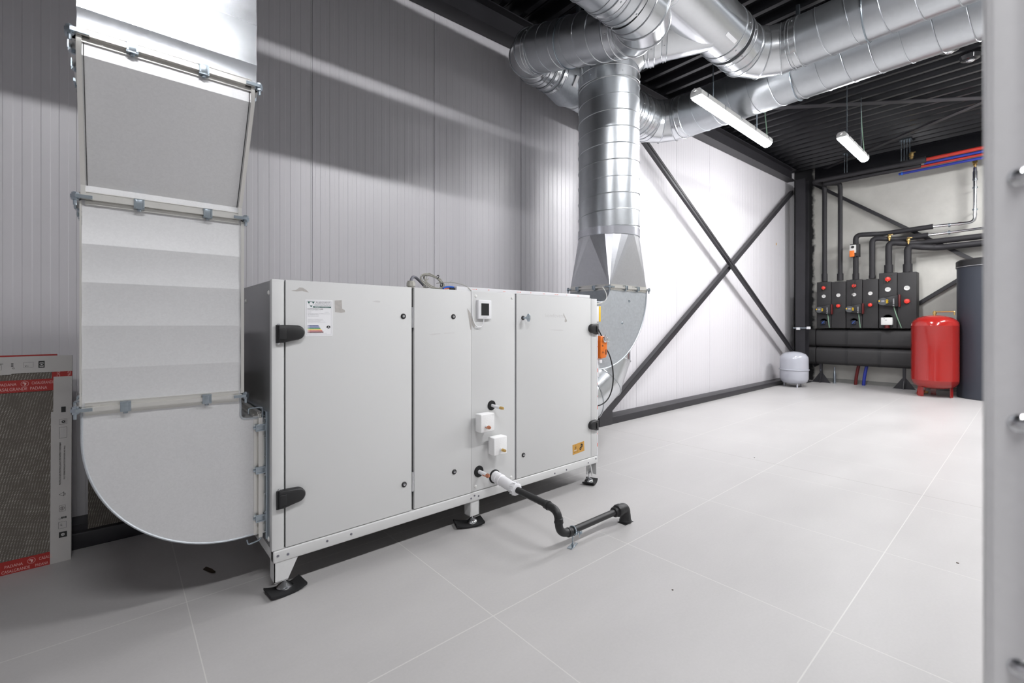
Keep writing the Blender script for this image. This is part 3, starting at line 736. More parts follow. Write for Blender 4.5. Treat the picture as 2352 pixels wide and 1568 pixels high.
for x_, z_ in ((3.27, 1.40), (3.17, 1.215)): b.lathe([(.0, .008), (.008, .006), (.012, 0)], (x_, EY0, z_), 12, (0, -1, 0))
build('rivet', b, M['zinc'], t)
flange(t, EX0, EX1, EY0, EY1, 1.508, [('f', 3.2), ('f', 3.37), ('l', 2.40), ('l', 2.58), ('r', 2.5)])
t = empty('duct_transition', (RX, RY, 1.51), 'square-to-round galvanised transition under the vertical spiral duct', 'duct')
b = MB(); zc0, zc1 = 1.512, 1.955; cs = [(EX0, EY0), (EX1, EY0), (EX1, EY1), (EX0, EY1)]; K = 6
circ = lambda a: (RX + RR * math.cos(a), RY + RR * math.sin(a), zc1)
for k, (cx_, cy_) in enumerate(cs):
    a0 = math.radians(180 + 90 * k)                      # facets fan from every square corner to a quarter circle
    for i in range(K):
        b.add([(cx_, cy_, zc0), circ(a0 + PI / 2 * (i + 1) / K), circ(a0 + PI / 2 * i / K)], [(0, 1, 2)])
    nx = cs[(k + 1) % 4]; b.add([(cx_, cy_, zc0), (nx[0], nx[1], zc0), circ(a0 + PI / 2)], [(0, 1, 2)])
build('duct_shell', b, galv('galvanised_transition', (.60, .61, .64), .32, .04, 60, .015), t, smooth=False, fixn=False)

# ------------------------------------------------------------------ the air handling unit
AX0, AX1, AY0, AY1 = .513, 2.768, 2.20, 3.18
Zb, Zr, Zt = .148, .203, 1.402
t = ahu = empty('air_handling_unit', (1.64, 2.7, 0), 'long light grey air handling unit on short legs in front of the panel wall', 'machine')
FU, FV = (1, 0, 0), (0, 0, 1)
b = MB(); b.box(AX0 + .004, AX1 - .004, AY0 + .03, AY1, Zr, Zt - .004); build('cabinet_body', b, [M['unitshaded']], t)
b = MB(); b.box(AX0 + .006, AX1 - .01, AY0 + .02, AY0 + .032, Zr, Zt - .006); build('door_gasket', b, M['gap'], t)
b = MB(); b.box(AX0, AX0 + .050, AY0, AY0 + .035, Zr, Zt, .002); build('corner_post', b, M['unit'], t)
b = MB(); b.box(AX1 - .068, AX1, AY0, AY0 + .035, Zr, Zt - .004, .002); build('corner_post', b, M['unit'], t)
b = MB(); b.box(AX0 + .057, 1.196, AY0, AY0 + .03, Zr + .002, Zt, .0015); dA_ = build('door', b, M['unit'], t)
b = MB(); b.box(1.197, 1.202, AY0 + .012, AY0 + .03, Zr, Zt, 0); build('hinge_strip', b, M['prof'], t)
b = MB(); b.box(1.212, 1.590, AY0, AY0 + .03, Zr + .002, Zt, .0015); build('door', b, M['unit'], t)
b = MB(); b.box(1.5935, 1.937, AY0 + .003, AY0 + .03, Zr + .002, Zt, .0015); build('pipe_panel', b, M['unit'], t)
b = MB(); b.box(1.949, AX1 - .071, AY0, AY0 + .03, Zr + .002, Zt - .002, .0015); dC_ = build('door', b, M['unit'], t)
b = MB(); b.box(1.938, 1.947, AY0 + .010, AY0 + .03, Zr, Zt - .004); build('hinge_strip', b, M['cabledk'], t)
for z0, z1 in ((1.185, 1.295), (.305, .41)):
    b = MB(); b.cyl((1.2035, AY0 + .002, z0), (1.2035, AY0 + .002, z1), .0065, 12); build('pin_hinge', b, M['chrome'], t)
b = MB(); b.box(AX0 + .006, AX1 + .006, AY0 - .004, AY0 + .04, Zb, Zr - .002, .006)
b.box(AX0 + .006, AX0 + .05, AY0, AY1, Zb, Zr - .002, .006); b.box(AX1 - .04, AX1 + .006, AY0, AY1, Zb, Zr - .002, .006); b.box(AX0 + .01, AX1, AY1 - .04, AY1, Zb, Zr - .002, .004)
build('base_rail', b, M['unit'], t)
for x_, z_ in ((.537, .180), (.578, .175), (.75, .18), (.865, .178), (1.61, .183), (1.585, .172), (1.64, .174), (2.30, .168), (2.42, .168), (2.66, .170), (2.75, .183)):
    b = MB(); b.cyl((x_, AY0 - .0035, z_), (x_, AY0 - .0065, z_), .0055, 10); b.cyl((x_, AY0 - .0064, z_), (x_, AY0 - .0072, z_), .003, 8); build('rail_rivet', b, M['cabledk'], t)
# legs
def leg(cx, cy, sx, wt, wb, mid=False):
    b = MB(); x0, x1 = cx - wt / 2, cx + wt / 2
    if not mid:
        e0, e1 = (x0, x0 + wb) if sx > 0 else (x1 - wb, x1)
        b.prism([(x0, Zb + .005), (x1, Zb + .005), (e1, .062), (e0, .062)], 'y', cy, cy + .004)
        xe = x0 if sx > 0 else x1 - .004; b.box(xe, xe + .004, cy, cy + .07, .062, Zb + .005)
        b.box(e0, e1, cy, cy + .06, .060, .064)
    else:
        b.box(x0, x1, cy, cy + .004, .062, Zb + .01, .002); b.box(x0, x0 + .004, cy, cy + .06, .062, Zb + .01); b.box(x1 - .004, x1, cy, cy + .06, .062, Zb + .01); b.box(x0, x1, cy, cy + .06, .060, .064)
    return build('leg', b, M['unit'], t)
def foot(cx, cy, r=.036, rod=.055):
    b = MB(); b.lathe([(.0, .040), (.010, .040), (.016, .034), (.026, .028), (r, .020), (r + .001, .012), (r - .003, .010)], (cx, cy, 0), 32); b.cyl((cx, cy, .03), (cx, cy, rod + .02), .006, 12)
    return build('levelling_foot', b, M['chrome'], t)
leg(.573, AY0 + .0, 1, .100, .056); foot(.575, AY0 + .035)
leg(1.618, AY0 + .005, 1, .066, .066, True); foot(1.618, AY0 + .03, .032, .07)
b = MB(); b.box(AX1 - .008, AX1 - .004, AY0, AY0 + .055, .06, Zb + .01); b.box(AX1 - .06, AX1 - .004, AY0 + .05, AY0 + .054, .06, Zb + .01)
b.prism([(AX1 - .078, Zb + .002), (AX1 - .070, Zb + .002), (AX1 - .048, .062), (AX1 - .056, .058)], 'y', AY0, AY0 + .006); build('leg', b, M['unit'], t)
foot(AX1 - .058, AY0 + .03, .033, .085)
b = MB(); b.obox((AX1 - .064, AY0 + .015, .085), (.012, 0, .004), (0, .008, 0), (-.002, 0, .005), .002); b.cyl((AX1 - .058, AY0 + .03, .07), (AX1 - .064, AY0 + .02, Zb), .0035, 8); build('bolt', b, M['chrome'], t)
for x_ in (.575, 1.618, 2.71):
    b = MB(); b.box(x_ - .04, x_ + .03, AY1 - .06, AY1 - .002, .06, Zb + .01); build('leg', b, M['unit'], t); foot(x_, AY1 - .035)
# hinges / handles
def hinge(x0, x1, zc, fl):
    """moulded hinge: flat leaf at x0, rounded lobe at x1 (fl = +1 lobe to the right)"""
    L = abs(x1 - x0); pts = [(0, -.040), (0, .040), (.02, .042)]
    pts += [(L - .036 + .036 * math.cos(a), .006 + .034 * math.sin(a)) for a in [PI / 2 - PI * i / 12 for i in range(13)]]
    pts += [(.02, -.040)]
    q = [(x0 + fl * p[0], zc + p[1] * .97) for p in pts]
    b = MB(); b.prism(q, 'y', AY0, AY0 - .026, .008); o = build('door_hinge', b, M['black'], t, ang=50)
    b = MB(); xa = x0 + fl * .010; b.box(xa - .008, xa + fl * .022 + .0, AY0 - .031, AY0 - .024, zc - .024, zc + .024, .003); b.cyl((x0 - fl * .002, AY0 - .012, zc - .04), (x0 - fl * .002, AY0 - .012, zc + .04), .006, 12)
    b2 = build('hinge_knuckle', b, M['black'], o)
    for s_ in (-1, 1):
        b = MB(); b.lathe([(0, .004), (.004, .0035), (.0065, 0)], (x0 + fl * .006, AY0 - .004, zc + s_ * .041), 12, (0, -1, 0)); build('screw', b, M['chrome'], o)
hinge(.534, .646, 1.160, 1); hinge(.536, .649, .428, 1)
hinge(2.762, 2.665, 1.168, -1); hinge(2.762, 2.665, .440, -1)
def lock(x_, z_, r=.0145):
    b = MB(); b.lathe([(.0, .006), (r * .75, .006), (r, .003), (r, 0)], (x_, AY0, z_), 28, (0, -1, 0)); o = build('door_lock', b, M['black'], t)
    b = MB(); b.lathe([(.0, .0075), (r * .42, .0075), (r * .48, .006)], (x_, AY0, z_), 20, (0, -1, 0)); b.cyl((x_ + .002, AY0 - .007, z_ + .001), (x_ + .002, AY0 - .011, z_ + .001), .003, 8); build('lock_core', b, M['chrome'], o)
    return o
for p in ((1.146, 1.246), (1.151, .354), (1.462, 1.248), (1.468, .354), (2.008, .350)): lock(*p)
o = lock(2.004, 1.246)
b = MB(); b.cyl((2.004, AY0 - .006, 1.246), (2.004, AY0 - .035, 1.246), .006, 12); b.cyl((2.004, AY0 - .035, 1.246), (2.004, AY0 - .05, 1.246), .009, 12, .005)
b.prism([(2.000, 1.222), (2.013, 1.222), (2.020, 1.236), (2.020, 1.258), (2.013, 1.272), (2.000, 1.272), (1.993, 1.258), (1.993, 1.236)], 'y', AY0 - .048, AY0 - .056, .002)
build('door_key', b, M['zinc'], o)
for x_, z_ in ((1.625, 1.372), (1.912, 1.372), (1.622, .232), (1.905, .226)):
    b = MB(); b.lathe([(0, .005), (.006, .0045), (.010, .0)], (x_, AY0 + .003, z_), 20, (0, -1, 0)); build('screw_cap', b, M['cap'], t)
for y_, z_ in ((2.27, 1.345), (2.75, 1.325), (2.27, .235)):
    b = MB(); b.lathe([(0, .005), (.007, .0045), (.012, .0)], (AX0 + .004, y_, z_), 20, (-1, 0, 0)); build('screw_cap', b, M['cap'], t)
# duct spigot on the left end
b = MB(); b.box(.492, AX0 + .006, DY0 + .004, DY1, .262, .783); b.box(.505, AX0 + .006, DY0 - .03, DY1 + .03, .235, .81, .002); build('duct_spigot', b, M['zinc'], t)
for i in range(7):
    b = MB(); b.cyl((.506, DY0 - .018, .27 + i * .085), (.501, DY0 - .018, .27 + i * .085), .0045, 8); build('rivet', b, M['chrome'], t)
# energy label
lo = (.652, AY0 - .0008, 1.147); W_, H_ = .124, .170
b = MB(); b.box(lo[0], lo[0] + W_, AY0 - .0012, AY0, lo[2], lo[2] + H_); lab = build('energy_label', b, M['paper'], t)
L0 = (lo[0], AY0 - .0013, lo[2])
def on(name, m_, fn, par=lab, **k):
    b = MB(); fn(b); return build(name, b, m_, par, smooth=False, fixn=False, **k)
def ln(b, x0, x1, y0, y1): b.quad(L0, FU, FV, x0, x1, y0, y1)
def fr(b):
    for a in ((.006, W_ - .006, .006, .0070), (.006, W_ - .006, H_ - .007, H_ - .006), (.006, .0070, .006, H_ - .006), (W_ - .0070, W_ - .006, .006, H_ - .006)): ln(b, *a)
on('label_frame', M['inklt'], fr)
tx = lambda b, s, x, y, h, wd=None: b.text(s, (L0[0] + x, L0[1], L0[2] + y), FU, FV, h, wd)
def f(b):
    b.poly(L0, FU, FV, [(.010, .161), (.042, .161), (.026, .134)])
    ln(b, .034, .116, .1335, .1395)
on('label_emblem', M['teal'], f)
on('label_emblem_disc', M['paper'], lambda b: (b.ringp(L0, FU, FV, (.026, .151), 0, .0085, .0007), tx(b, 'ENERGY EFFICIENCY', .044, .1348, .0035, .066)))
on('label_text', M['ink'], lambda b: (tx(b, 'EUROVENT', .048, .1565, .0045, .066), tx(b, 'KOMFOVENT UAB', .011, .1245, .0048, .068)))
on('label_text', M['inkg'], lambda b: (tx(b, 'CERTIFIED', .044, .1495, .0045, .070), tx(b, 'PERFORMANCE', .040, .1425, .0045, .074), tx(b, 'www.eurovent-certification.com', .011, .1045, .003, .100), tx(b, 'AIR HANDLING UNITS', .011, .0990, .003, .048),
    tx(b, 'VENTILATION UNITS', .011, .0925, .003, .048), tx(b, 'RANGE', .011, .1115, .0028, .016), tx(b, '17.05.001', .088, .1115, .0028, .018)))
on('label_text', M['inklt'], lambda b: (tx(b, 'KLASMANN VERSO-L 1.2', .011, .1185, .0028, .060), tx(b, 'CENTRALES DE TRAITEMENT D AIR', .011, .078, .0026, .066), tx(b, 'UNITA DI TRATTAMENTO', .011, .0735, .0026, .070),
    tx(b, 'RAUMLUFTTECHNISCHE', .011, .069, .0026, .056), tx(b, 'AIR TREATMENT CERTIFICATION', .011, .0645, .0026, .080), tx(b, 'EUROVENT REFERENCE SCALE YEAR  2016', .011, .012, .0028, .086)))
for i, (c_, wd_) in enumerate((('b1', .050), ('b2', .054), ('g', .058), ('y', .062), ('r', .067), ('d', .072))):
    y_ = .0475 - i * .0060
    on('label_bar', M['bar' + c_], lambda b: (b.poly(L0, FU, FV, [(.017, y_), (.011 + wd_ - .003, y_), (.011 + wd_, y_ + .0020), (.011 + wd_ - .003, y_ + .0040), (.017, y_ + .0040)]), ln(b, .0112, .0150, y_, y_ + .0040)))
on('label_rating', M['ink'], lambda b: b.poly(L0, FU, FV, [(.094, .043), (.101, .0495), (.108, .0495), (.113, .046), (.113, .040), (.108, .0365), (.101, .0365)]))
on('label_rating', M['paper'], lambda b: b.text('A', (L0[0] + .1005, L0[1] - .0005, L0[2] + .0385), FU, FV, .009))
# warning label
b = MB(); wl = U((2.489, AY0 - .001, .262))
b.obox((2.5545, AY0 - .0006, .299), (.064, 0, .0045), (0, .0005, 0), (-.002, 0, .036)); wlab = build('warning_label', b, M['gold'], t)
wu = (.0705, 0, .005)
def f(b):
    o = (2.500, AY0 - .0012, .272); P_ = [(.0, .0), (.046, .0), (.023, .050)]
    for a, c in ((0, 1), (1, 2), (2, 0)):
        p, q = P_[a], P_[c]; d = Vector((q[0] - p[0], q[1] - p[1])).normalized(); nn = (-d.y * .0015, d.x * .0015)
        b.poly(o, wu, FV, [p, q, (q[0] + nn[0], q[1] + nn[1]), (p[0] + nn[0], p[1] + nn[1])])
    b.poly(o, wu, FV, [(.020, .037), (.026, .037), (.024, .018), (.022, .018)]); b.quad(o, wu, FV, .021, .025, .009, .013)
    for c in ((.090, .030), (.076, .014)): b.ringp(o, wu, FV, c, .004, .011)
    b.poly(o, wu, FV, [(.072, .046), (.075, .050), (.104, .040), (.101, .036)]); b.poly(o, wu, FV, [(.078, .036), (.081, .034), (.098, .052), (.094, .054)])
on('warning_print', M['ink'], f, wlab)
on('warning_print', M['paper'], lambda b: b.quad((2.500, AY0 - .0013, .272), wu, FV, .006, .036, .012, .016), wlab)
# wall controller
b = MB(); b.box(1.629, 1.729, AY0 - .018, AY0 + .004, 1.236, 1.350, .003); ctl = build('control_panel', b, M['white'], t)
b = MB(); b.box(1.650, 1.709, AY0 - .0188, AY0 - .016, 1.257, 1.330); build('screen', b, M['glassy'], ctl)
on('panel_text', M['inklt'], lambda b: b.text('komfovent', (1.665, AY0 - .0184, 1.2435), FU, FV, .005, .028), ctl)
b = MB(); pts = [Vector((1.676, AY0 - .006, 1.238))] + bezier((1.676, AY0 - .008, 1.232), (1.672, AY0 - .012, 1.170), (1.598, AY0 - .012, 1.165), (1.594, AY0 - .004, 1.262), 18) + [Vector((1.5925, AY0 - .001, 1.33)), Vector((1.592, AY0 - .001, 1.408))]
b.sweep(pts, .0027, 8); build('control_cable', b, M['white'], ctl)
# door lettering, pressed in the paint
on('door_lettering', M['residue2'], lambda b: b.text('komfovent', (2.21, AY0, 1.253), FU, FV, .026, .19, .0004), dC_)
def stain(par, m_, pts, org=(0, AY0, 0), lift=.0004): on('tape_residue', m_, lambda b: b.poly(org, FU, FV, pts, lift), par)
stain(dA_, M['residue'], [(.592, 1.355), (.612, 1.358), (.628, 1.371), (.642, 1.370), (.655, 1.362), (.668, 1.350), (.655, 1.351), (.640, 1.356), (.615, 1.352)])
stain(dA_, M['residue'], [(.786, 1.317), (.820, 1.320), (.822, 1.278), (.835, 1.272), (.836, 1.262), (.815, 1.258), (.788, 1.262)])
stain(dA_, M['residue2'], [(.975, 1.318), (1.0, 1.325), (1.018, 1.322), (1.016, 1.315), (.99, 1.316)])
stain(t, M['residue'], [(1.560, 1.298), (1.586, 1.268), (1.5905, 1.235), (1.5905, 1.17), (1.583, 1.172), (1.571, 1.235)])
stain(t, M['residue'], [(1.5945, 1.255), (1.606, 1.235), (1.622, 1.200), (1.613, 1.182), (1.602, 1.190), (1.5945, 1.21)], (0, AY0 + .003, 0))
stain(dC_, M['residue'], [(2.395, 1.287), (2.405, 1.265), (2.43, 1.232), (2.43, 1.225), (2.413, 1.218), (2.405, 1.224), (2.41, 1.245), (2.393, 1.270)])
stain(t, M['residue2'], [(1.30, 1.147), (1.335, 1.152), (1.37, 1.153), (1.38, 1.149), (1.35, 1.147), (1.32, 1.143)])
stain(t, M['residue2'], [(1.40, 1.155), (1.47, 1.156), (1.47, 1.153), (1.40, 1.151)])
stain(dC_, M['residue2'], [(2.24, 1.168), (2.38, 1.165), (2.40, 1.16), (2.30, 1.162)])
# pipe stubs
def stub(x_, z_, r, L, plug, m_, y0=AY0 + .003, gr=.030, tilt=0):
    if gr:
        b = MB(); b.lathe([(r, .0), (gr, .0), (gr, .004), (gr - .004, .007), (r, .007)], (x_, y0, z_), 32, (0, -1, 0)); build('pipe_grommet', b, M['rubber'], t)
    b = MB(); b.cyl((x_, y0, z_), (x_ - tilt, y0 - L, z_ - .004), r, 20); o = build('pipe_stub', b, M['white'], t)
    b = MB(); a = U((x_ - tilt, y0 - L, z_ - .004))
    if plug == 'brass': b.cyl(a, a + U((0, -.014, 0)), r * .95, 16); b.cyl(a + U((0, -.014, 0)), a + U((0, -.03, -.001)), r * .72, 12); b.cyl(a + U((0, -.022, 0)), a + U((0, -.027, 0)), r * .95, 6)
    else: b.lathe([(r, -.03), (r, 0), (r * 1.1, .004), (r * 1.1, .012), (r * .7, .021), (0, .024)], a, 20, (0, -1, 0))
    build('pipe_plug', b, m_, o)
stub(1.744, .705, .0095, .085, 'brass', M['brass'])
stub(1.640, .606, .0095, .100, 'copper', M['copper'], gr=0)
stub(1.752, .452, .0095, .095, 'brass', M['brass'], gr=0)
stub(1.646, .318, .0115, .080, 'copper', M['copper'], gr=.034)
b = MB(); b.lathe([(.02, 0), (.042, 0), (.042, .004), (.038, .008), (.02, .008)], (1.768, AY0 + .003, .262), 36, (0, -1, 0)); build('pipe_grommet', b, M['rubber'], t)
# isolator switch, actuator on the far end
b = MB(); b.box(AX1, AX1 + .045, 2.215, 2.30, 1.225, 1.345, .003); o = build('isolator_switch', b, M['white'], t)
b = MB(); b.box(AX1 + .045, AX1 + .068, 2.215, 2.30, 1.225, 1.345, .003); b.cyl((AX1 + .066, 2.257, 1.285), (AX1 + .078, 2.257, 1.285), .02, 16); build('switch_cover', b, M['yellow'], o)
b = MB(); b.box(AX1 + .076, AX1 + .092, 2.250, 2.264, 1.275, 1.295, .002); build('switch_knob', b, M['redp'], o)
b = MB(); b.box(2.80, 2.875, 2.245, 2.256, .94, 1.135, .0) if False else b.prism([(2.80, .955), (2.815, .940), (2.868, .946), (2.882, .965), (2.882, 1.095), (2.872, 1.115), (2.80, 1.115)], 'y', 2.25, 2.19, .006)
o = build('damper_actuator', b, M['orange'], t)
b = MB(); b.lathe([(0, .028), (.010, .028), (.012, .014), (.026, .012), (.026, 0)], (2.845, 2.19, 1.09), 12, (0, -1, 0)); b.obox((2.86, 2.17, 1.085), (.02, 0, -.006), (0, .004, 0), (.004, 0, .012), .002); b.cyl((2.83, 2.172, 1.10), (2.83, 2.165, 1.125), .006, 8)
build('shaft_clamp', b, M['chrome'], o)
on('actuator_print', M['ink'], lambda b: [b.quad((2.815, 2.189, .96), FU, FV, *q) for q in ((0, .02, .075, .08), (0, .018, .083, .086), (.004, .024, .03, .033), (.045, .05, .01, .05), (.053, .056, .01, .05), (0, .03, .024, .026))], o)
b = MB(); b.box(2.80, 2.835, 2.20, 2.24, .905, .93, .004); b.cyl((2.81, 2.22, .905), (2.81, 2.22, .80), .006, 8); build('limit_switch', b, M['white'], o)
b = MB(); b.sweep(bezier((2.776, 2.23, 1.22), (2.80, 2.21, 1.17), (2.81, 2.20, 1.13), (2.83, 2.20, 1.11), 12), .005, 8)
b.sweep(bezier((2.885, 2.21, 1.02), (2.99, 2.19, .93), (3.04, 2.19, .54), (2.775, 2.24, .575), 24), .005, 8); build('actuator_cable', b, M['black'], t)
b = MB(); b.sweep(bezier((2.90, 2.25, 1.50), (2.93, 2.20, 1.42), (2.93, 2.22, 1.37), (2.80, 2.26, 1.36), 14), .004, 8); build('sensor_cable', b, M['cap'], t)
# protective strips
t2 = empty('edge_strip', (2.09, 2.21, Zt), 'white edge strip with small red print lying on top of the grey unit', 'strip')
b = MB(); b.box(1.489, 2.690, AY0 + .004, AY0 + .05, Zt - .001, Zt + .022, .002); build('strip', b, M['white'], t2)
def marks(b, horiz=True):
    for i in range(9):
        if horiz:
            o = (1.60 + i * .118, AY0 + .0035, Zt + .006)
            if i % 3 == 0: b.text('lpex', (o[0], o[1], o[2] + .002), FU, FV, .006, .022); b.quad(o, FU, FV, .026, .032, .002, .007)
            elif i % 3 == 1: b.ringp(o, FU, FV, (.006, .006), .002, .0035)
            else: b.quad(o, FU, FV, 0, .024, .001, .0016); b.quad(o, FU, FV, .003, .021, .004, .0056)
        else:
            o = (AX1 + .0015, AY0 - .0006, .27 + i * .095); s_ = .006
            if i % 3 == 0: b.quad(o, FU, FV, .002, .008, 0, .028)
            else: b.quad(o, FU, FV, .003, .007, 0, .010)
b = MB(); marks(b); build('strip_print', b, M['inkr'], t2, smooth=False, fixn=False)
t2 = empty('edge_strip', (2.774, 2.2, .2), 'white upright edge strip with red print along the far corner of the unit', 'strip')
b = MB(); b.box(AX1 + .0005, AX1 + .011, AY0 - .0004, AY0 + .05, .20, 1.14, .001); build('strip', b, M['white'], t2)
b = MB(); marks(b, False); build('strip_print', b, M['inkr'], t2, smooth=False, fixn=False)
# foam blocks on the stubs
for (x_, z_, lb) in ((1.620, .622, 'white foam block on the copper pipe stub, the upper one'), (1.718, .470, 'white foam block on the brass-tipped stub, the lower one')):
    b = MB(); b.box(x_ - .018, x_ + .082, AY0 - .080, AY0 - .022, z_ - .053, z_ + .053, .004); build('foam_block', b, M['foam'], label=lb, cat='foam block')
# things on top
t2 = empty('cable_gland', (1.205, 2.225, Zt), 'grey cable gland screwed into the top of the unit', 'cable gland')
b = MB(); b.cyl((1.205, 2.225, Zt), (1.205, 2.225, Zt + .010), .018, 20); b.cyl((1.205, 2.225, Zt + .008), (1.205, 2.225, Zt + .028), .024, 8); b.cyl((1.205, 2.225, Zt + .028), (1.205, 2.225, Zt + .036), .019, 16); build('gland_nut', b, M['cable'], t2)
b = MB(); b.sweep(bezier((1.205, 2.225, Zt + .034), (1.22, 2.235, Zt + .085), (1.30, 2.33, Zt + .07), (1.42, 2.42, Zt + .012), 16), .008, 10); build('gland_cable', b, M['cabledk'], t2)
t2 = empty('cable_coil', (1.36, 2.28, Zt), 'loose coil of thin beige cable tied up on top of the unit', 'cable')
random.seed(11)
for k in range(7):
    b = MB(); cx_, cz_ = 1.345 + .006 * k, Zt + .040 + .001 * k; ra, rb = .075 + .004 * math.sin(k * 2.1), .032 + .004 * math.cos(k * 1.7); til = math.radians(-18 + 2.5 * math.sin(k * 3))
    pts = []
    for i in range(36):
        a = 2 * PI * i / 36; u_, v_ = ra * math.cos(a), rb * math.sin(a)
        pts.append((cx_ + u_ * math.cos(til) - v_ * math.sin(til), 2.25 + .004 * k + .012 * math.cos(a + k), cz_ + u_ * math.sin(til) + v_ * math.cos(til)))
    mz = min(p[2] for p in pts); pts = [(p[0], p[1], p[2] + max(0, Zt + .004 - mz)) for p in pts]
    b.sweep(pts, .0026, 6, closed=True); build('cable_loop', b, M['cable'], t2)
for (ps, r_) in (([(1.315, 2.26, Zt), (1.312, 2.25, Zt + .05), (1.322, 2.24, Zt + .092), (1.36, 2.24, Zt + .078), (1.41, 2.245, Zt + .06)], .0022), ([(1.298, 2.255, Zt), (1.305, 2.25, Zt + .04), (1.33, 2.25, Zt + .06)], .003),
                 ([(1.29, 2.27, Zt + .004), (1.34, 2.25, Zt + .012), (1.43, 2.25, Zt + .006), (1.47, 2.25, Zt + .012)], .0026)):
    b = MB(); b.sweep(rounded(ps, .012), r_, 6); build('cable_loop', b, M['cable'], t2)
for p in ((1.385, 2.245, Zt + .072), (1.415, 2.25, Zt + .030)):
    b = MB(); b.sweep([(p[0] + .003 * math.cos(a), p[1] + .013 * math.sin(a), p[2] + .010 * math.cos(a)) for a in [2 * PI * i / 16 for i in range(16)]], .0022, 6, closed=True); build('cable_tie', b, M['black'], t2)
for nm, m_, ps, r_, lb in (('blue_cable', 'wire_b', [(1.415, 2.235, Zt + .006), (1.435, 2.235, Zt + .016), (1.46, 2.235, Zt + .019), (1.56, 2.24, Zt + .014)], .006, 'short blue cable end beside the cable coil on the unit'),
                           ('orange_cable', 'wire_o', [(1.42, 2.232, Zt + .0045), (1.445, 2.235, Zt + .010), (1.56, 2.25, Zt + .018)], .0035, 'thin orange cable next to the blue cable on the unit'),
                           ('black_cable', 'black', [(1.455, 2.225, Zt + .006), (1.48, 2.225, Zt + .006), (1.56, 2.225, Zt + .008)], .006, 'stub of black cable lying under the blue cable')):
    b = MB(); b.sweep(rounded(ps, .02), r_, 10); build(nm, b, M[m_], label=lb, cat='cable')
b = MB(); b.sweep(rounded([(1.44, 2.24, Zt + .018), (1.47, 2.25, Zt + .05), (1.485, 2.25, Zt + .057)], .01), .0012, 6); b.sweep(bezier((1.40, 2.28, Zt + .04), (1.50, 2.27, Zt + .06), (1.56, 2.2, Zt + .04), (1.585, 2.197, Zt), 16), .0022, 6)
build('thin_wire', b, M['cable'], label='thin pale wire arching over the unit edge to the control panel', cat='wire')
# rubber mats below the feet
def mat_pad(cx, cy, L, W, rot, curl, lb):
    b = MB(); nx, ny = 9, 5; c, s_ = math.cos(rot), math.sin(rot); top = []; bot = []
    for i in range(nx):
        for j in range(ny):
            u_, v_ = (i / (nx - 1) - .5) * L, (j / (ny - 1) - .5) * W; k = (abs(u_) / (L / 2)) ** 2.2 * curl
            x_, y_ = cx + u_ * c - v_ * s_, cy + u_ * s_ + v_ * c; top.append((x_, y_, .0105 + k)); bot.append((x_, y_, .0005 + k))
    n = nx * ny; b.add(top + bot, [])
    f_ = []
    for i in range(nx - 1):
        for j in range(ny - 1):
            a = i * ny + j; f_ += [(a, a + ny, a + ny + 1, a + 1), (n + a, n + a + 1, n + a + ny + 1, n + a + ny)]
    for i in range(nx - 1): a = i * ny; f_ += [(a, n + a, n + a + ny, a + ny)]; a = i * ny + ny - 1; f_ += [(a, a + ny, n + a + ny, n + a)]
    for j in range(ny - 1): f_ += [(j, j + 1, n + j + 1, n + j)]; a = (nx - 1) * ny + j; f_ += [(a, n + a, n + a + 1, a + 1)]
    for q in f_: b.f.append(q); b.mi.append(0)
    return build('rubber_pad', b, M['rubber'], label=lb, cat='pad')
mat_pad(.575, AY0 + .022, .155, .095, .10, .016, 'black curled rubber pad under the nearest foot of the unit')
mat_pad(1.598, AY0 + .035, .17, .10, -.35, .016, 'black rubber pad under the middle foot of the unit')
mat_pad(2.712, AY0 + .02, .125, .09, .45, .014, 'black rubber pad under the farthest front foot of the unit')
for x_, lb in ((.575, 'rubber pad under the rear foot by the rectangular bend'), (1.618, 'rubber pad under the middle rear foot'), (2.71, 'rubber pad under the rear foot at the far end')): mat_pad(x_, AY1 - .035, .14, .095, 0, .004, lb)

# ------------------------------------------------------------------ condensate drain
t = empty('drain_pipe', (1.9, 1.7, 0), 'black condensate drain pipe with white trap running from the unit to the floor', 'pipe')
xd = 1.768
b = MB(); b.lathe([(.022, 0), (.034, .0), (.034, .034), (.031, .036), (.031, .05), (.035, .052), (.035, .066), (.031, .070), (.031, .150), (.029, .165), (.033, .170), (.036, .176), (.036, .205), (.030, .210), (.022, .212)], (xd, 2.198, .263), 36, (-.0, -1, -.135)); build('trap_body', b, M['white'], t)
for k in range(6):
    b = MB(); a = U((xd, 2.198, .263)) + U((0, -1, -.135)).normalized() * (.078 + .015 * k); b.obox(a + U((0, 0, -.029)), (.010, 0, 0), (0, .003, .002), (0, 0, .006), .001); build('trap_rib', b, M['white'], t)
for k in range(10):
    b = MB(); a = U((xd, 2.198, .263)) + U((0, -1, -.135)).normalized() * .19; an = 2 * PI * k / 10; b.obox(a + U((.036 * math.cos(an), 0, .036 * math.sin(an))), (.003, 0, 0), (0, .014, -.002), (0, 0, .003), .001); build('trap_rib', b, M['white'], t)
RP = .0185
b = MB(); b.cyl((xd, 1.995, .236), (xd, 1.74, .222), RP, 24); build('pipe', b, M['black'], t)
pts = rounded([(xd, 1.76, .222), (xd, 1.665, .214), (xd + .0, 1.655, .100), (xd + .09, 1.652, .078)], .055, 8)
b = MB(); b.sweep(pts, RP + .003, 24); build('pipe_bend', b, M['black'], t)
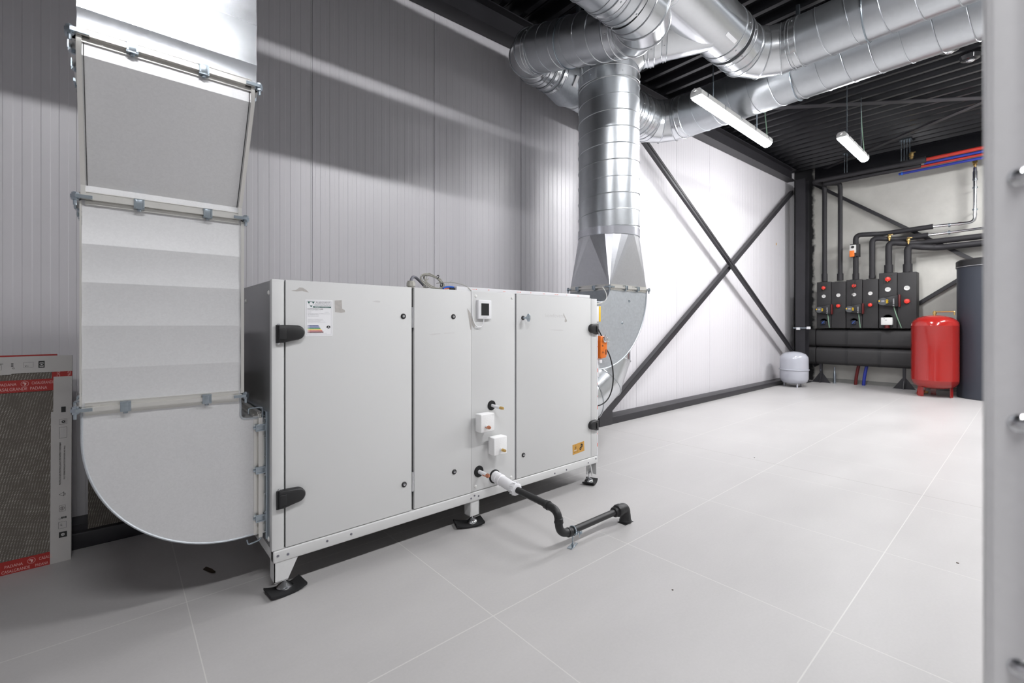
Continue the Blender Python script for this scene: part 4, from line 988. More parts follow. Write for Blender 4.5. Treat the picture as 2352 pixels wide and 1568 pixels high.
for p, d in (((xd, 1.745, .221), (0, 1, .05)), ((xd, 1.659, .165), (0, 0, 1)), ((xd + .075, 1.652, .082), (1, 0, -.2))):
    b = MB(); p = U(p); d = U(d).normalized(); b.lathe([(RP + .002, -.016), (RP + .006, -.014), (RP + .007, -.008), (RP + .005, -.004), (RP + .005, .012), (RP + .002, .014)], p, 24, d); build('pipe_socket', b, M['black'], t)
b = MB(); b.cyl((xd + .06, 1.652, .084), (2.31, 1.643, .088), RP, 24); build('pipe', b, M['black'], t)
b = MB(); b.lathe([(RP, 0), (.026, .002), (.030, .01), (.024, .016), (.024, .028), (.033, .032), (.036, .04), (.036, .062), (.033, .066)], (2.225, 1.645, .087), 28, (1, 0, 0)); build('pipe_socket', b, M['black'], t)
b = MB(); b.sweep(rounded([(2.28, 1.645, .088), (2.338, 1.643, .088), (2.342, 1.643, .0)], .040, 8), .031, 24); build('pipe_bend', b, M['black'], t)
b = MB(); b.lathe([(.031, 0), (.037, .002), (.037, .012), (.034, .016), (.031, .05)], (2.342, 1.643, 0.001), 28, (0, 0, 1)); build('pipe_socket', b, M['black'], t)
b = MB(); b.box(2.298, 2.382, 1.612, 1.672, .0, .0015); build('floor_cover', b, M['gap'], t)
t = empty('pipe_clamp', (1.85, 1.651, 0), 'small zinc pipe clamp standing on the floor under the black drain pipe', 'clamp')
b = MB(); b.sweep([(1.872, 1.651 + (RP + .0045) * math.cos(a), .083 + (RP + .0045) * math.sin(a)) for a in [2 * PI * i / 28 for i in range(28)]], .0045, 6, closed=True); b.box(1.862, 1.882, 1.622, 1.634, .068, .082, .002); build('clamp_ring', b, M['zinc'], t)
b = MB(); b.cyl((1.884, 1.616, .078), (1.884, 1.616, .054), .003, 8); b.cyl((1.884, 1.626, .083), (1.884, 1.600, .083), .004, 6); b.box(1.875, 1.893, 1.604, 1.608, .075, .091); build('wing_screw', b, M['zinc'], t)
b = MB(); b.cyl((1.868, 1.651, .004), (1.870, 1.651, .062), .004, 10); b.cyl((1.868, 1.651, .004), (1.868, 1.651, .014), .007, 6); build('clamp_rod', b, M['zinc'], t)
b = MB(); b.obox((1.868, 1.651, .002), (.038, .012, 0), (-.0045, .014, 0), (0, 0, .002), .001); build('clamp_base', b, M['zinc'], t)

# ------------------------------------------------------------------ tile packages at the left
Y0_, Y1_, HT = 3.243, 3.315, 1.045          # foot and head of the leaning pack
t = empty('tile_package', (-.55, 3.26, 0), 'upright package of large tiles with red and white cardboard edging at the left wall', 'package')
vv = Vector((0, Y1_ - Y0_, HT)).normalized(); uu = Vector((1, 0, 0)); nn_ = uu.cross(vv)      # towards the viewer
TX0, TX1 = -1.14, -.178
def tb(b, x0, x1, z0, z1, d0, d1, rot=0.0):
    """board-space box: x along the wall, z up the board, d thickness behind its face"""
    o = Vector((0, Y0_, 0)); c = o + uu * (x0 + x1) / 2 + vv * (z0 + z1) / 2 - nn_ * (d0 + d1) / 2
    b.obox(c, uu * (x1 - x0) / 2 + vv * rot * (x1 - x0) / 2, nn_ * (d1 - d0) / 2, vv * (z1 - z0) / 2)
b = MB(); tb(b, TX0 + .004, TX1 - .004, .004, HT - .01, .003, .036); build('tile_stack', b, M['weave'], t)
O_ = tuple(Vector((0, Y0_, 0)) + nn_ * .0012)
def board(name, m_, x0, x1, z0, z1, d0=-.0012, d1=.038, rot=0.0):
    b = MB(); tb(b, x0, x1, z0, z1, d0, d1, rot); return build(name, b, m_, t)
ec = board('carton_edge', M['carton'], -.246, TX1, .0, .936)
board('carton_edge', M['carton'], -.254, -.240, .0, .758, -.0014, .0005)
te = board('carton_edge', M['carton'], TX0, TX1, .962, HT, -.0010, .037)
board('carton_edge', M['carton'], TX0, -.394, .957, .970, -.0013, .0005)
b = MB(); tb(b, TX0, -.235, HT, HT + .008, .010, .034); build('red_edge', b, M['tape'], t)
board('red_corner', M['tape'], -.252, TX1, .930, .965, -.0006, .037)
r1 = board('red_band', M['tape'], TX0, -.245, .868, .928, -.0006, .002, .0)
r2 = board('red_band', M['tape'], TX0, -.244, .0, .062, -.0007, .002)
def otext(par, m_, fn):
    b = MB(); fn(b); build('carton_print', b, m_, par, smooth=False, fixn=False)
def P2(x_, z_, l=.0022): return tuple(Vector((x_, Y0_, 0)) + vv * z_ + nn_ * l)
def f(b):
    for k in range(4):
        x_ = -.4435 - k * .225; b.text('CASALGRANDE  PADANA', P2(x_, .877, .0008), uu, vv, .015, .175) if k < 3 else None
        x_ = -.323 - k * .27; b.text('CASALGRANDE', P2(x_ + .0, .904, .0008), uu, vv, .014, .078 if k == 0 else .10); b.text('PADANA', P2(x_ - .110, .902, .0008), uu, vv, .013, .058)
        b.ringp(P2(x_ - .024, .909, .0008), uu, vv, (0, 0), .0125, .0138); b.poly(P2(x_ - .024, .909, .0008), uu, vv, [(-.002, -.010), (.004, -.006), (.006, .004), (-.006, .008), (-.008, .002), (-.001, .001)])
otext(r1, M['pink'], f)
def f(b):
    for k in range(4):
        x_ = -.292 - k * .27; b.text('CASALGRANDE'[:6] if k == 0 else 'CASALGRANDE', P2(x_, .034, .0008), uu, vv, .014, .045 if k == 0 else .10); b.text('PADANA', P2(x_ - .115, .030, .0008), uu, vv, .013, .060)
        b.ringp(P2(x_ - .026, .040, .0008), uu, vv, (0, 0), .0125, .0138); b.poly(P2(x_ - .026, .040, .0008), uu, vv, [(-.002, -.010), (.004, -.006), (.006, .004), (-.006, .008), (-.008, .002), (-.001, .001)])
        b.text('PADANA', P2(-.305 - k * .235, .006, .0008), uu, vv, .013, .045); b.text('CASALGRANDE', P2(-.305 - k * .235 - .112, .006, .0008), uu, vv, .014, .094)
otext(r2, M['pink'], f)
def f(b): b.text('CAS', P2(-.222, .933, .0008), vv, -uu, .012, .030); b.text('PAD', P2(-.182, .933, .0008), vv, -uu, .012, .029)
otext(t, M['pink'], f)
def f(b):                                   # upright edging: lettering reads upwards
    b.text('PIASTRELLE DI GRES FINE PORCELLANATO PER PAVIMENTI E RIVESTIMENTI', P2(-.2165, .385, .0017), vv, -uu, .007, .215)
    b.text('FULLY VITRIFIED PORCELAIN TILES FOR FLOORS AND WALLS', P2(-.2010, .410, .0017), vv, -uu, .006, .170)
    b.poly(P2(-.2245, .330, .0017), vv, -uu, [(0, 0), (.024, 0), (.012, .018)][:3]) if False else None
    o = P2(-.205, .325, .0017)
    P_ = [(0, -.009), (0, .009), (.0, .0)]
    tri = [(.0, .0), (.022, .0), (.011, .019)]
    for a, c in ((0, 1), (1, 2), (2, 0)):
        p, q = tri[a], tri[c]; d = Vector((q[0] - p[0], q[1] - p[1])).normalized(); k = (-d.y * .0013, d.x * .0013); b.poly(o, vv, -uu, [p, q, (q[0] + k[0], q[1] + k[1]), (p[0] + k[0], p[1] + k[1])])
    b.text('PAP', P2(-.1985, .329, .0017), vv, -uu, .005, .012)
    b.poly(P2(-.222, .130, .0017), vv, -uu, [(0, 0), (.032, 0), (.032, -.03), (0, -.03)], .0002) if False else None
    # certificate marks
    def framed(z_, h_, x0=-.2245, x1=-.196):
        for q in ((x0, x1, z_, z_ + .0009), (x0, x1, z_ + h_, z_ + h_ + .0009), (x0, x0 + .0009, z_, z_ + h_), (x1, x1 + .0009, z_, z_ + h_)): b.quad(P2(0, 0, .0017), uu, vv, *q)
    framed(.620, .055); framed(.690, .026); framed(.250, .030, -.222, -.200); framed(.165, .032)
    b.ringp(P2(-.211, .265, .0017), uu, vv, (0, 0), .0075, .0085); b.text('UNI', P2(-.2085, .259, .0017), vv, -uu, .006, .012)
    for k in range(3): b.quad(P2(0, 0, .0017), uu, vv, -.214 + .007 * k, -.209 + .007 * k, .213, .223)
    b.ringp(P2(-.220, .215, .0017), uu, vv, (0, 0), .003, .004)
    b.text('A+', P2(-.210, .176, .0017), vv, -uu, .009, .013)
    b.quad(P2(0, 0, .0017), uu, vv, -.2225, -.193, .120, .148); b.quad(P2(0, 0, .0017), uu, vv, -.217, -.200, .752, .780)
    b.ringp(P2(-.209, .703, .0017), uu, vv, (0, 0), .003, .0065)
    for k in range(3): b.quad(P2(0, 0, .0017), uu, vv, -.2065 + .003 * k, -.2055 + .003 * k, .694, .712)
otext(ec, M['ink'], f)
otext(ec, M['inklt'], lambda b: (b.text('Ceramics of Italy', P2(-.193, .735, .0017), vv, -uu, .006, .055), [b.quad(P2(0, 0, .0017), uu, vv, -.217 + .0035 * k, -.2162 + .0035 * k, .626, .668 - .004 * (k % 2)) for k in range(5)], [b.quad(P2(0, 0, .0017), uu, vv, -.199 + .0022 * k, -.1982 + .0022 * k, .168, .195) for k in range(3)]))
otext(ec, M['carton'], lambda b: b.ringp(P2(-.208, .134, .0020), uu, vv, (0, 0), .0, .007))
otext(ec, M['inkg'], lambda b: b.ringp(P2(-.207, .134, .0023), uu, vv, (0, 0), .0, .0035))
def f(b):                                   # top edging: same marks, upside down
    def q(*a): b.quad(P2(0, 0, .0015), uu, vv, *a)
    q(-.300, -.278, 1.012, 1.020); q(-.300, -.278, .985, .990); b.ringp(P2(-.289, 1.001, .0015), uu, vv, (0, 0), .004, .0075); q(-.300, -.296, .990, 1.012); q(-.282, -.278, .990, 1.012)
    for k in range(3): q(-.394, -.386, .997 + .006 * k, 1.0005 + .006 * k)
    b.ringp(P2(-.386, .988, .0015), uu, vv, (0, 0), .003, .004); b.text('+A', P2(-.334, 1.0, .0015), -uu, -vv, .007, .014)
    for e_ in ((-.352, -.318, .989, .9897), (-.352, -.318, 1.015, 1.0157), (-.352, -.3513, .989, 1.015), (-.3187, -.318, .989, 1.015), (-.455, -.425, .982, .9827), (-.455, -.425, 1.004, 1.0047), (-.455, -.4543, .982, 1.004), (-.4257, -.425, .982, 1.004)): q(*e_)
    b.ringp(P2(-.440, .993, .0015), uu, vv, (0, 0), .0078, .009); b.text('UNI', P2(-.434, .996, .0015), -uu, -vv, .006, .011); q(-.458, -.420, 1.010, 1.012)
otext(te, M['ink'], f)
b = MB(); b.obox((.16, 3.435, .085 + .40), (.28, 0, 0), (0, .010, 0), (0, .030, .398)); build('tile_slab', b, M['weave'], label='dark woven-backed slab standing on the wall sill behind the rectangular bend', cat='slab')
b = MB(); b.add([(.318, 2.68, .003), (.345, 2.60, .012), (.362, 2.605, .006), (.352, 2.66, .002), (.334, 2.70, .002)], [(0, 1, 2, 3, 4)]); b.add([(.318, 2.68, .0005), (.345, 2.60, .006), (.362, 2.605, .002), (.352, 2.66, .0005), (.334, 2.70, .0005)], [(4, 3, 2, 1, 0)]); build('dry_leaf', b, M['leaf'], label='small dry brown leaf on the floor under the rectangular bend', cat='leaf')
for (x_, y_, r_) in ((1.90, 1.08, .004), (3.20, .26, .006), (4.35, 1.67, .006)):
    b = MB(); b.lathe([(0, .003), (r_, .002), (r_, 0)], (x_, y_, 0), 7); build('floor_crumb', b, M['leaf'], label='tiny dark crumb on the tiles, ' + {1.90: 'below the black drain pipe', 3.20: 'nearest the foreground post', 4.35: 'in the middle of the open floor'}[x_], cat='crumb', group='crumbs on the tiles')

# ------------------------------------------------------------------ heating equipment at the back wall (front faces look along -X)
BU, BV = (0, -1, 0), (0, 0, 1)
# insulated manifold: two barrels one above the other on triangular feet
t = empty('manifold', (11.2, 2.2, 0), 'long black insulated manifold of two stacked barrels on triangular feet', 'manifold')
def barrel(z0, z1, y0, y1, x0=11.05, x1=11.34):
    h = z1 - z0; k = .075; w_ = x1 - x0
    return [(x0, z0 + k), (x0, z1 - k), (x0 + .012, z1 - .03), (x0 + .05, z1 - .006), (x0 + .09, z1), (x1 - .06, z1), (x1, z1 - .05), (x1, z0 + .05), (x1 - .06, z0), (x0 + .09, z0), (x0 + .05, z0 + .006), (x0 + .012, z0 + .03)]
for z0, z1 in ((.752, 1.120), (.385, .742)):
    b = MB(); b.prism(barrel(z0, z1, 0, 0), 'y', 3.02, 1.20); o = build('barrel_insulation', b, M['epp'], t, ang=50)
    b = MB(); b.prism(barrel(z0 - .004, z1 + .004, 0, 0, 11.044, 11.346), 'y', 3.19, 3.035); build('end_cap', b, M['epp'], t, ang=50)
    for y_ in (2.50, 1.98, 1.42):
        b = MB(); b.prism(barrel(z0 - .003, z1 + .003, 0, 0, 11.046, 11.344), 'y', y_ + .022, y_ - .022); build('tape_band', b, M['black'], o, ang=50)
for y_ in (2.95, 1.62):
    b = MB(); b.prism([(y_ - .17, 0), (y_ + .17, 0), (y_ + .15, .02), (y_ + .03, .20), (y_ - .03, .20), (y_ - .15, .02)], 'x', 11.12, 11.128)
    b.box(11.10, 11.16, y_ - .022, y_ + .022, 0, .40); b.prism([(11.02, 0), (11.34, 0), (11.16, .16), (11.10, .16)], 'y', y_ - .004, y_ + .004); build('foot', b, M['steelblk'], t)
b = MB(); b.cyl((11.12, 2.95, .26), (11.095, 2.95, .26), .010, 8); build('bolt', b, M['zinc'], t)
# mounting rail and clips left of the manifold
t = empty('mounting_rail', (10.77, 3.2, 1.13), 'short zinc rail with white clips across the corner column by the manifold', 'rail')
b = MB(); b.box(10.765, 10.79, 3.06, 3.36, 1.125, 1.150); build('rail', b, M['zinc'], t)
for y_, z_ in ((3.27, 1.108), (3.08, 1.125)):
    b = MB(); b.box(10.745, 10.79, y_ - .035, y_ + .03, z_ - .012, z_ + .04, .006); build('rail_clip', b, M['white'], t)
# pump groups
def face_text(s_, x_, y_, z_, h, wd, par, m_, name='nameplate'):
    b = MB(); b.text(s_, (x_, y_, z_), BU, BV, h, wd, .0012); build(name, b, m_, par, smooth=False, fixn=False)
def pump_group(yl, ws, zb, zt, big, lb, t_off=0):
    yr = yl - sum(ws)
    t = empty('pump_group', (11.13, (yl + yr) / 2, zb), lb, 'pump group', 'pump groups on the manifold')
    X0 = 11.0; ys = [yl, yl - ws[0]]
    for k in (0, 1):
        y0 = ys[k] - .003; y1 = ys[k] - ws[k] + .003
        b = MB(); b.box(X0, X0 + .09, y1, y0, zb, zt - (.012 * k), .008); b.box(X0 + .094, X0 + .27, y1, y0, zb, zt - .012 * k, .008)
        sh = build('insulation_shell', b, M['epp'], t)
        for q in (.3, .5, .7):
            b = MB(); b.box(X0 + .01, X0 + .05, y0 - ws[k] * q - .02, y0 - ws[k] * q + .02, zt - .012 * k - .001, zt - .012 * k + .006, .002); build('shell_catch', b, M['epp'], sh)
        yc = (y0 + y1) / 2
        zk = (zt - .125) if k == 0 else (zb + .45 + (.05 if big else 0)); s_ = 1.25 if big else 1.0
        b = MB()
        for q in ((-.052, -.048, -.06, .06), (.048, .052, -.06, .06), (-.05, .05, .056, .06), (-.05, .05, -.06, -.056)): b.box(X0 - .002, X0 + .003, yc + q[0] * s_, yc + q[1] * s_, zk + q[2] * s_, zk + q[3] * s_)
        b.lathe([(.032 * s_, .0), (.034 * s_, .003), (.034 * s_, 0)], (X0, yc, zk), 20, (-1, 0, 0)); build('valve_recess', b, M['gap'], sh)
        b = MB(); b.lathe([(.012, 0), (.033 * s_, .004), (.038 * s_, .03), (.032 * s_, .055), (.0, .062)], (X0 + .002, yc, zk), 8, (-1, -.1, 0)); build('valve_knob', b, M['redp'], t)
        if k == 0: b = MB(); b.box(X0 - .045, X0, yc - .01, yc + .005, zk - .045 * s_, zk - .03 * s_, .003); build('valve_stem', b, M['brass'], t)
        zg = zt - (.295 if k == 0 else .285) + (0 if not big else -.02)
        b = MB(); b.lathe([(0, .006), (.027 * s_, .006), (.033 * s_, .009), (.035 * s_, 0)], (X0, yc, zg), 28, (-1, 0, 0)); g_ = build('thermometer', b, M['cap'], t)
        b = MB(); b.obox((X0 - .010, yc + .004, zg + .004), (.0008, 0, 0), (0, .018, .006), (0, -.001, .0015)); build('needle', b, M['ink'], g_)
        if k == 0:                                   # circulator on the left half
            zp = zb + (.375 if not big else .505); s2 = 1.10 if not big else 1.25; yp = yc + .030
            b = MB(); pf = [(yp - .155 * s2, zp - .080 * s2), (yp - .155 * s2, zp + .095 * s2), (yp - .04 * s2, zp + .078 * s2), (yp + .030 * s2, zp + .064 * s2), (yp + .065 * s2, zp + .050 * s2), (yp + .088 * s2, zp + .018 * s2), (yp + .088 * s2, zp - .018 * s2), (yp + .065 * s2, zp - .050 * s2), (yp + .030 * s2, zp - .064 * s2), (yp - .04 * s2, zp - .072 * s2)]
            b.prism(pf, 'x', X0 + .01, X0 - .105, .012); pu = build('circulator', b, M['black'], t, ang=40)
            b = MB(); b.box(X0 - .085, X0 - .012, yp - .178 * s2, yp - .156 * s2, zp - .085 * s2, zp + .098 * s2, .004); build('pump_collar', b, mat('dark_red', (.14, .01, .008), .4) if 'dkr' not in M else M['dkr'], pu)
            b = MB(); b.lathe([(0, .004), (.055 * s2, .004), (.058 * s2, 0)], (X0 - .105, yp + .022 * s2, zp), 28, (-1, 0, 0)); di = build('pump_dial', b, M['disp'], pu)
            b = MB(); b.obox((X0 - .1105, yp + .020 * s2, zp + .008), (.0005, 0, 0), (0, .020 * s2, 0), (0, 0, .014 * s2)); build('pump_display', b, M['inkg'], di)
            b = MB(); b.lathe([(0, .002), (.011 * s2, .002), (.011 * s2, 0)], (X0 - .110, yp + .063 * s2, zp + .010 * s2), 16, (-1, 0, 0)); build('pump_button', b, M['yellow'], di)
            b = MB()
            for dz in (-.013, .013): b.lathe([(.008 * s2, 0), (.008 * s2, .002), (.014 * s2, .002), (.014 * s2, 0)], (X0 - .110, yp - .030 * s2, zp + dz * s2), 20, (-1, 0, 0))
            build('pump_button', b, M['yellow'], di)
            b = MB(); b.text('GRUNDFOS', (X0 - .1075, yp - .112 * s2, zp - .045 * s2), BV, (0, 1, 0), .014 * s2, .085 * s2, -.0006); b.text('X', (X0 - .1075, yp - .114 * s2, zp - .072 * s2), BV, (0, 1, 0), .02 * s2, .018, -.0006); build('nameplate', b, M['paper'], pu, smooth=False, fixn=False)
            b = MB(); b.sweep(bezier((X0 - .03, yp - .10 * s2, zp - .08 * s2), (X0 - .06, yp - .11 * s2, zp - .15), (X0 - .05, yp - .11 * s2, zp - .2), (X0 - .01, yp - .12 * s2 - (.08 if big else 0), zb + .01), 12), .008, 8); build('pump_cable', b, M['green'], t)
            # lower drain valve
            if not big:
                b = MB(); b.lathe([(.056, .0), (.068, .006), (.068, 0)], (X0, yc, zb + .14), 24, (-1, 0, 0)); b.box(X0 - .004, X0, yc - .066, yc + .066, zb + .03, zb + .14, .002); build('valve_recess', b, M['black'], sh)
                b = MB(); b.box(X0 - .05, X0, yc - .035, yc + .038, zb + .075, zb + .155, .01); lv_ = build('drain_valve', b, M['pump_b'], t)
                b = MB(); b.obox((X0 - .0512, yc, zb + .118), (.0006, 0, 0), (0, -.02, .024), (0, .0025, .002)); build('valve_mark', b, M['wire_b'], lv_)
            else:
                b = MB(); b.lathe([(.07, 0), (.085, .006), (.085, 0)], (X0, yc, zb + .19), 24, (-1, 0, 0)); b.box(X0 - .02, X0, yc - .07, yc + .07, zb + .02, zb + .2, .004); build('valve_recess', b, M['black'], sh)
                b = MB(); b.box(X0 - .11, X0 - .01, yc - .080, yc + .085, zb + .065, zb + .205, .008); ac = build('valve_actuator', b, M['cap'], t)
                b = MB(); b.obox((X0 - .111, yc + .01, zb + .155), (.0006, 0, 0), (0, .012, 0), (0, 0, .006)); b.lathe([(0, .002), (.007, .002), (.007, 0)], (X0 - .110, yc + .035, zb + .185), 14, (-1, 0, 0)); build('actuator_mark', b, M['bary' if False else 'inkg'], ac)
                b = MB(); b.cyl((X0 - .06, yc, zb + .065), (X0 - .06, yc, zb + .005), .04, 16); build('valve_body', b, M['dkr'], t)
    return t
M['dkr'] = mat('dark_red_cast', (.10, .008, .008), .4); M['disp'] = mat('pump_dial_grey', (.075, .08, .085), .4); M['pump_b'] = mat('dark_blue_plastic', (.012, .018, .045), .4)
pump_group(2.998, (.252, .252), 1.135, 2.085, False, 'leftmost pump group, next to the corner column')
pump_group(2.492, (.262, .252), 1.135, 2.095, False, 'middle pump group, its left pipe carrying the orange actuator')
pump_group(1.975, (.272, .278), 1.135, 2.185, True, 'tallest pump group, beside the red vessel, with the white actuator box')
# insulated pipes
def pipe(label, pts, r, m_='armaflex', bend=.12, socks=(), name='insulated_pipe', extra=None, cat='pipe'):
    xs = U(pts[0]); t = empty(name, xs, label, cat)
    b = MB(); b.sweep(rounded(pts, bend, 7), r, 20); build('pipe_run', b, M[m_], t)
    for p, d, rr, L in socks:
        b = MB(); p = U(p); d = U(d).normalized(); b.lathe([(r * .9, 0), (rr, 0), (rr, L), (r * .9, L)], p, 24, d); build('insulation_sleeve', b, M[m_], t)
    if extra: extra(t)
    return t
XPp = 11.08
pipe('leftmost insulated pipe, rising from the first pump group and turning along the ceiling', [(XPp, 2.878, 2.10), (XPp, 2.878, 3.95), (XPp - .02, 2.878, 4.10), (10.72, 2.99, 4.12), (10.70, 1.26, 4.09)], .043, bend=.09, socks=[((XPp, 2.878, 2.10), (0, 0, 1), .052, .16)])
pipe('second insulated pipe from the left, bending under the ceiling pipe', [(XPp, 2.607, 2.10), (XPp, 2.607, 4.00), (XPp - .02, 2.62, 4.07), (10.84, 2.85, 4.06), (10.82, 1.35, 4.045)], .040, bend=.08, socks=[((XPp, 2.607, 2.10), (0, 0, 1), .054, .14)])
def act(t):
    b = MB(); b.box(11.0, 11.14, 2.285, 2.43, 2.55, 2.80, .008); build('valve_body', b, M['epp'], t)
    b = MB(); b.box(10.955, 11.0, 2.325, 2.425, 2.62, 2.775, .004); o = build('actuator_face', b, M['cap'], t)
    b = MB(); b.box(10.945, 10.956, 2.345, 2.424, 2.545, 2.665, .003); build('actuator_cover', b, M['orange'], o)
    b = MB(); b.lathe([(0, .02), (.022, .018), (.028, 0)], (10.956, 2.375, 2.735), 16, (-1, 0, 0)); build('actuator_knob', b, M['ink'], o)
    b = MB(); b.sweep(bezier((10.96, 2.33, 2.58), (10.93, 2.31, 2.3), (10.95, 2.33, 2.0), (10.93, 2.40, 1.60), 14), .005, 6); build('actuator_cable', b, M['black'], t)
pipe('insulated pipe with the orange valve actuator, third from the left', [(XPp, 2.350, 2.10), (XPp, 2.350, 2.985), (11.10, 2.10, 2.965), (11.22, 1.95, 2.965), (11.24, 1.235, 2.995)], .046, bend=.10, socks=[((XPp, 2.35, 2.10), (0, 0, 1), .055, .12)], extra=act)
pipe('insulated pipe fourth from the left, bending right below the third', [(XPp, 2.090, 2.10), (XPp, 2.090, 2.885), (11.10, 1.88, 2.845), (11.24, 1.75, 2.83), (11.24, 1.30, 2.845)], .048, bend=.10, socks=[((XPp, 2.09, 2.10), (0, 0, 1), .054, .06)])
pipe('thick insulated pipe, left of the two with brass vents on top', [(XPp, 1.840, 2.19), (XPp, 1.840, 2.77), (11.12, 1.60, 2.720), (11.24, 1.45, 2.715), (11.24, .0, 2.735)], .052, bend=.10, socks=[((XPp, 1.84, 2.19), (0, 0, 1), .068, .15)])
pipe('thick insulated pipe, right of the two with brass vents on top', [(XPp, 1.565, 2.18), (XPp, 1.565, 2.67), (11.12, 1.32, 2.610), (11.24, 1.18, 2.60), (11.24, .0, 2.615)], .054, bend=.10, socks=[((XPp, 1.565, 2.18), (0, 0, 1), .070, .15)])
def vent(c, label, s=1.0):
    c = U(c); t = empty('air_vent', c, label, 'vent valve')
    b = MB(); b.lathe([(0, 0), (.012, 0), (.012, .02), (.022, .025), (.022, .045), (.016, .05), (.028, .055), (.030, .075), (.028, .095), (.020, .105), (.022, .115), (.016, .125), (0, .128)], c, 16, (0, 0, 1)) if s == 1 else b.lathe([(0, 0), (.014, 0), (.014, .03), (.026, .035), (.026, .06), (.018, .066), (.034, .072), (.036, .105), (.032, .13), (.022, .14), (0, .155)], c, 16, (0, 0, 1))
    build('vent_body', b, M['brass'], t)
    h = .112 if s == 1 else .135
    b = MB(); b.obox(c + U((0, -.025, h)), (.008, 0, 0), (0, .030, 0), (0, 0, .006), .002); build('vent_arm', b, M['brass'], t)
vent((11.08, 1.83, 2.80), 'brass air vent standing on the left thick pipe bend'); vent((11.08, 1.555, 2.70), 'brass air vent standing on the right thick pipe bend')
vent((10.70, 1.46, 4.135), 'brass air vent on top of the insulated ceiling pipe', 1.2)
# bare steel pipes
def clips(t, ps):
    for p, d in ps:
        b = MB(); b.lathe([(.024, -.012), (.036, -.012), (.036, .012), (.024, .012)], p, 18, d); b.cyl(U(p), U(p) + U((.18, 0, 0)), .005, 6); build('pipe_clip', b, M['zinc'], t)
def ex1(t): clips(t, [((11.24, 1.02, 2.985), (0, 1, 0)), ((11.24, .697, 3.58), (0, 0, 1)), ((11.24, .697, 3.20), (0, 0, 1)), ((11.24, .697, 3.72), (0, 0, 1))])
pipe('bare steel pipe turning up the concrete wall to a brass vent', [(11.24, 1.26, 2.995), (11.24, .697, 2.985), (11.24, .697, 3.93)], .027, 'chrome', .10, socks=[((11.24, .86, 2.987), (0, 1, 0), .033, .05), ((11.24, .697, 3.10), (0, 0, 1), .033, .03), ((11.24, .697, 3.70), (0, 0, 1), .035, .16)], name='steel_pipe', extra=ex1)
def ex2(t): clips(t, [((11.24, 1.02, 2.855), (0, 1, 0))])
pipe('straight bare steel pipe running right below the first one', [(11.24, 1.33, 2.845), (11.24, -.1, 2.885)], .023, 'chrome', .1, name='steel_pipe', extra=ex2)
vent((11.24, .697, 3.93), 'brass air vent on top of the upright steel pipe', 1.2)
# hoses above
for i, (nm, m_, x_, y0, z_, lb) in enumerate((('red_hose', 'pex_r', 10.70, 1.30, 4.095, 'thick red hose leaving the end of the ceiling pipe insulation'), ('blue_hose', 'pex_b', 10.78, 1.30, 4.055, 'upper blue hose below the thick red hose'),
                                    ('red_hose', 'pex_r', 10.86, 1.60, 4.030, 'darker red hose between the two blue ones'), ('blue_hose', 'pex_b', 10.92, 1.66, 3.985, 'lowest blue hose with a capped end under the ceiling pipe'))):
    t = empty(nm, (x_, y0, z_), lb, 'hose'); b = MB(); b.sweep([(x_, y0, z_), (x_, -1.0, z_ + .015)], .030 if i == 0 else .022, 14); build('hose_run', b, M[m_], t)
    if i == 3: b = MB(); b.lathe([(0, .012), (.018, .010), (.02, 0)], (x_, y0, z_), 12, (0, 1, 0)); b.lathe([(.02, 0), (.03, .0), (.03, .02), (.02, .02)], (x_, y0 - .05, z_), 14, (0, 1, 0)); build('hose_cap', b, M['bluecap'] if 'bluecap' in M else M['wire_b'], t)
t = empty('sleeve_end', (10.70, 1.30, 4.09), 'fat black insulation sleeve where the ceiling pipe meets the hoses', 'insulation')
b = MB(); b.sweep([(10.70, 1.62, 4.098), (10.70, 1.56, 4.098), (10.70, 1.40, 4.095), (10.70, 1.27, 4.10)], [.040, .055, .058, .060], 20); build('sleeve', b, M['armaflex'], t)
for y_, lb in ((2.45, 'pair of thin threaded rods holding the ceiling pipe near the small lamp'), (1.60, 'group of thin threaded rods holding the ceiling pipe by the brass vent')):
    t = empty('threaded_hanger', (10.75, y_, 4.12), lb, 'hanger')
    for k in range(2 if y_ > 2 else 4):
        b = MB(); b.cyl((10.70 + .03 * k, y_ - .035 * k, 4.10), (10.70 + .03 * k, y_ - .035 * k, deckz(10.7)), .006, 8); build('rod', b, M['zinc'], t)
    b = MB(); b.box(10.66, 10.86, y_ - .14, y_ + .03, deckz(10.7) - .02, deckz(10.7)); build('hanger_plate', b, M['zinc'], t)
# hoses under the manifold
for nm, m_, y_, lb in (('red_hose', 'dkr', 2.35, 'dark red hose end rising from the floor under the manifold'), ('blue_hose', 'pex_b', 2.22, 'blue hose end rising from the floor under the manifold')):
    b = MB(); b.sweep(bezier((11.2, y_ + .03, 0), (11.2, y_ + .02, .2), (11.2, y_ - .01, .3), (11.2, y_ - .02, .40), 8), .028, 14); build(nm, b, M[m_], label=lb, cat='hose')
t = empty('drain_cock', (11.15, 2.72, 0), 'slim metal tube standing under the left end of the manifold', 'tube')
b = MB(); b.lathe([(.026, 0), (.026, .2), (.018, .22), (.012, .30), (.012, .33), (0, .33)], (11.15, 2.72, 0), 14); build('tube', b, M['zinc'], t)
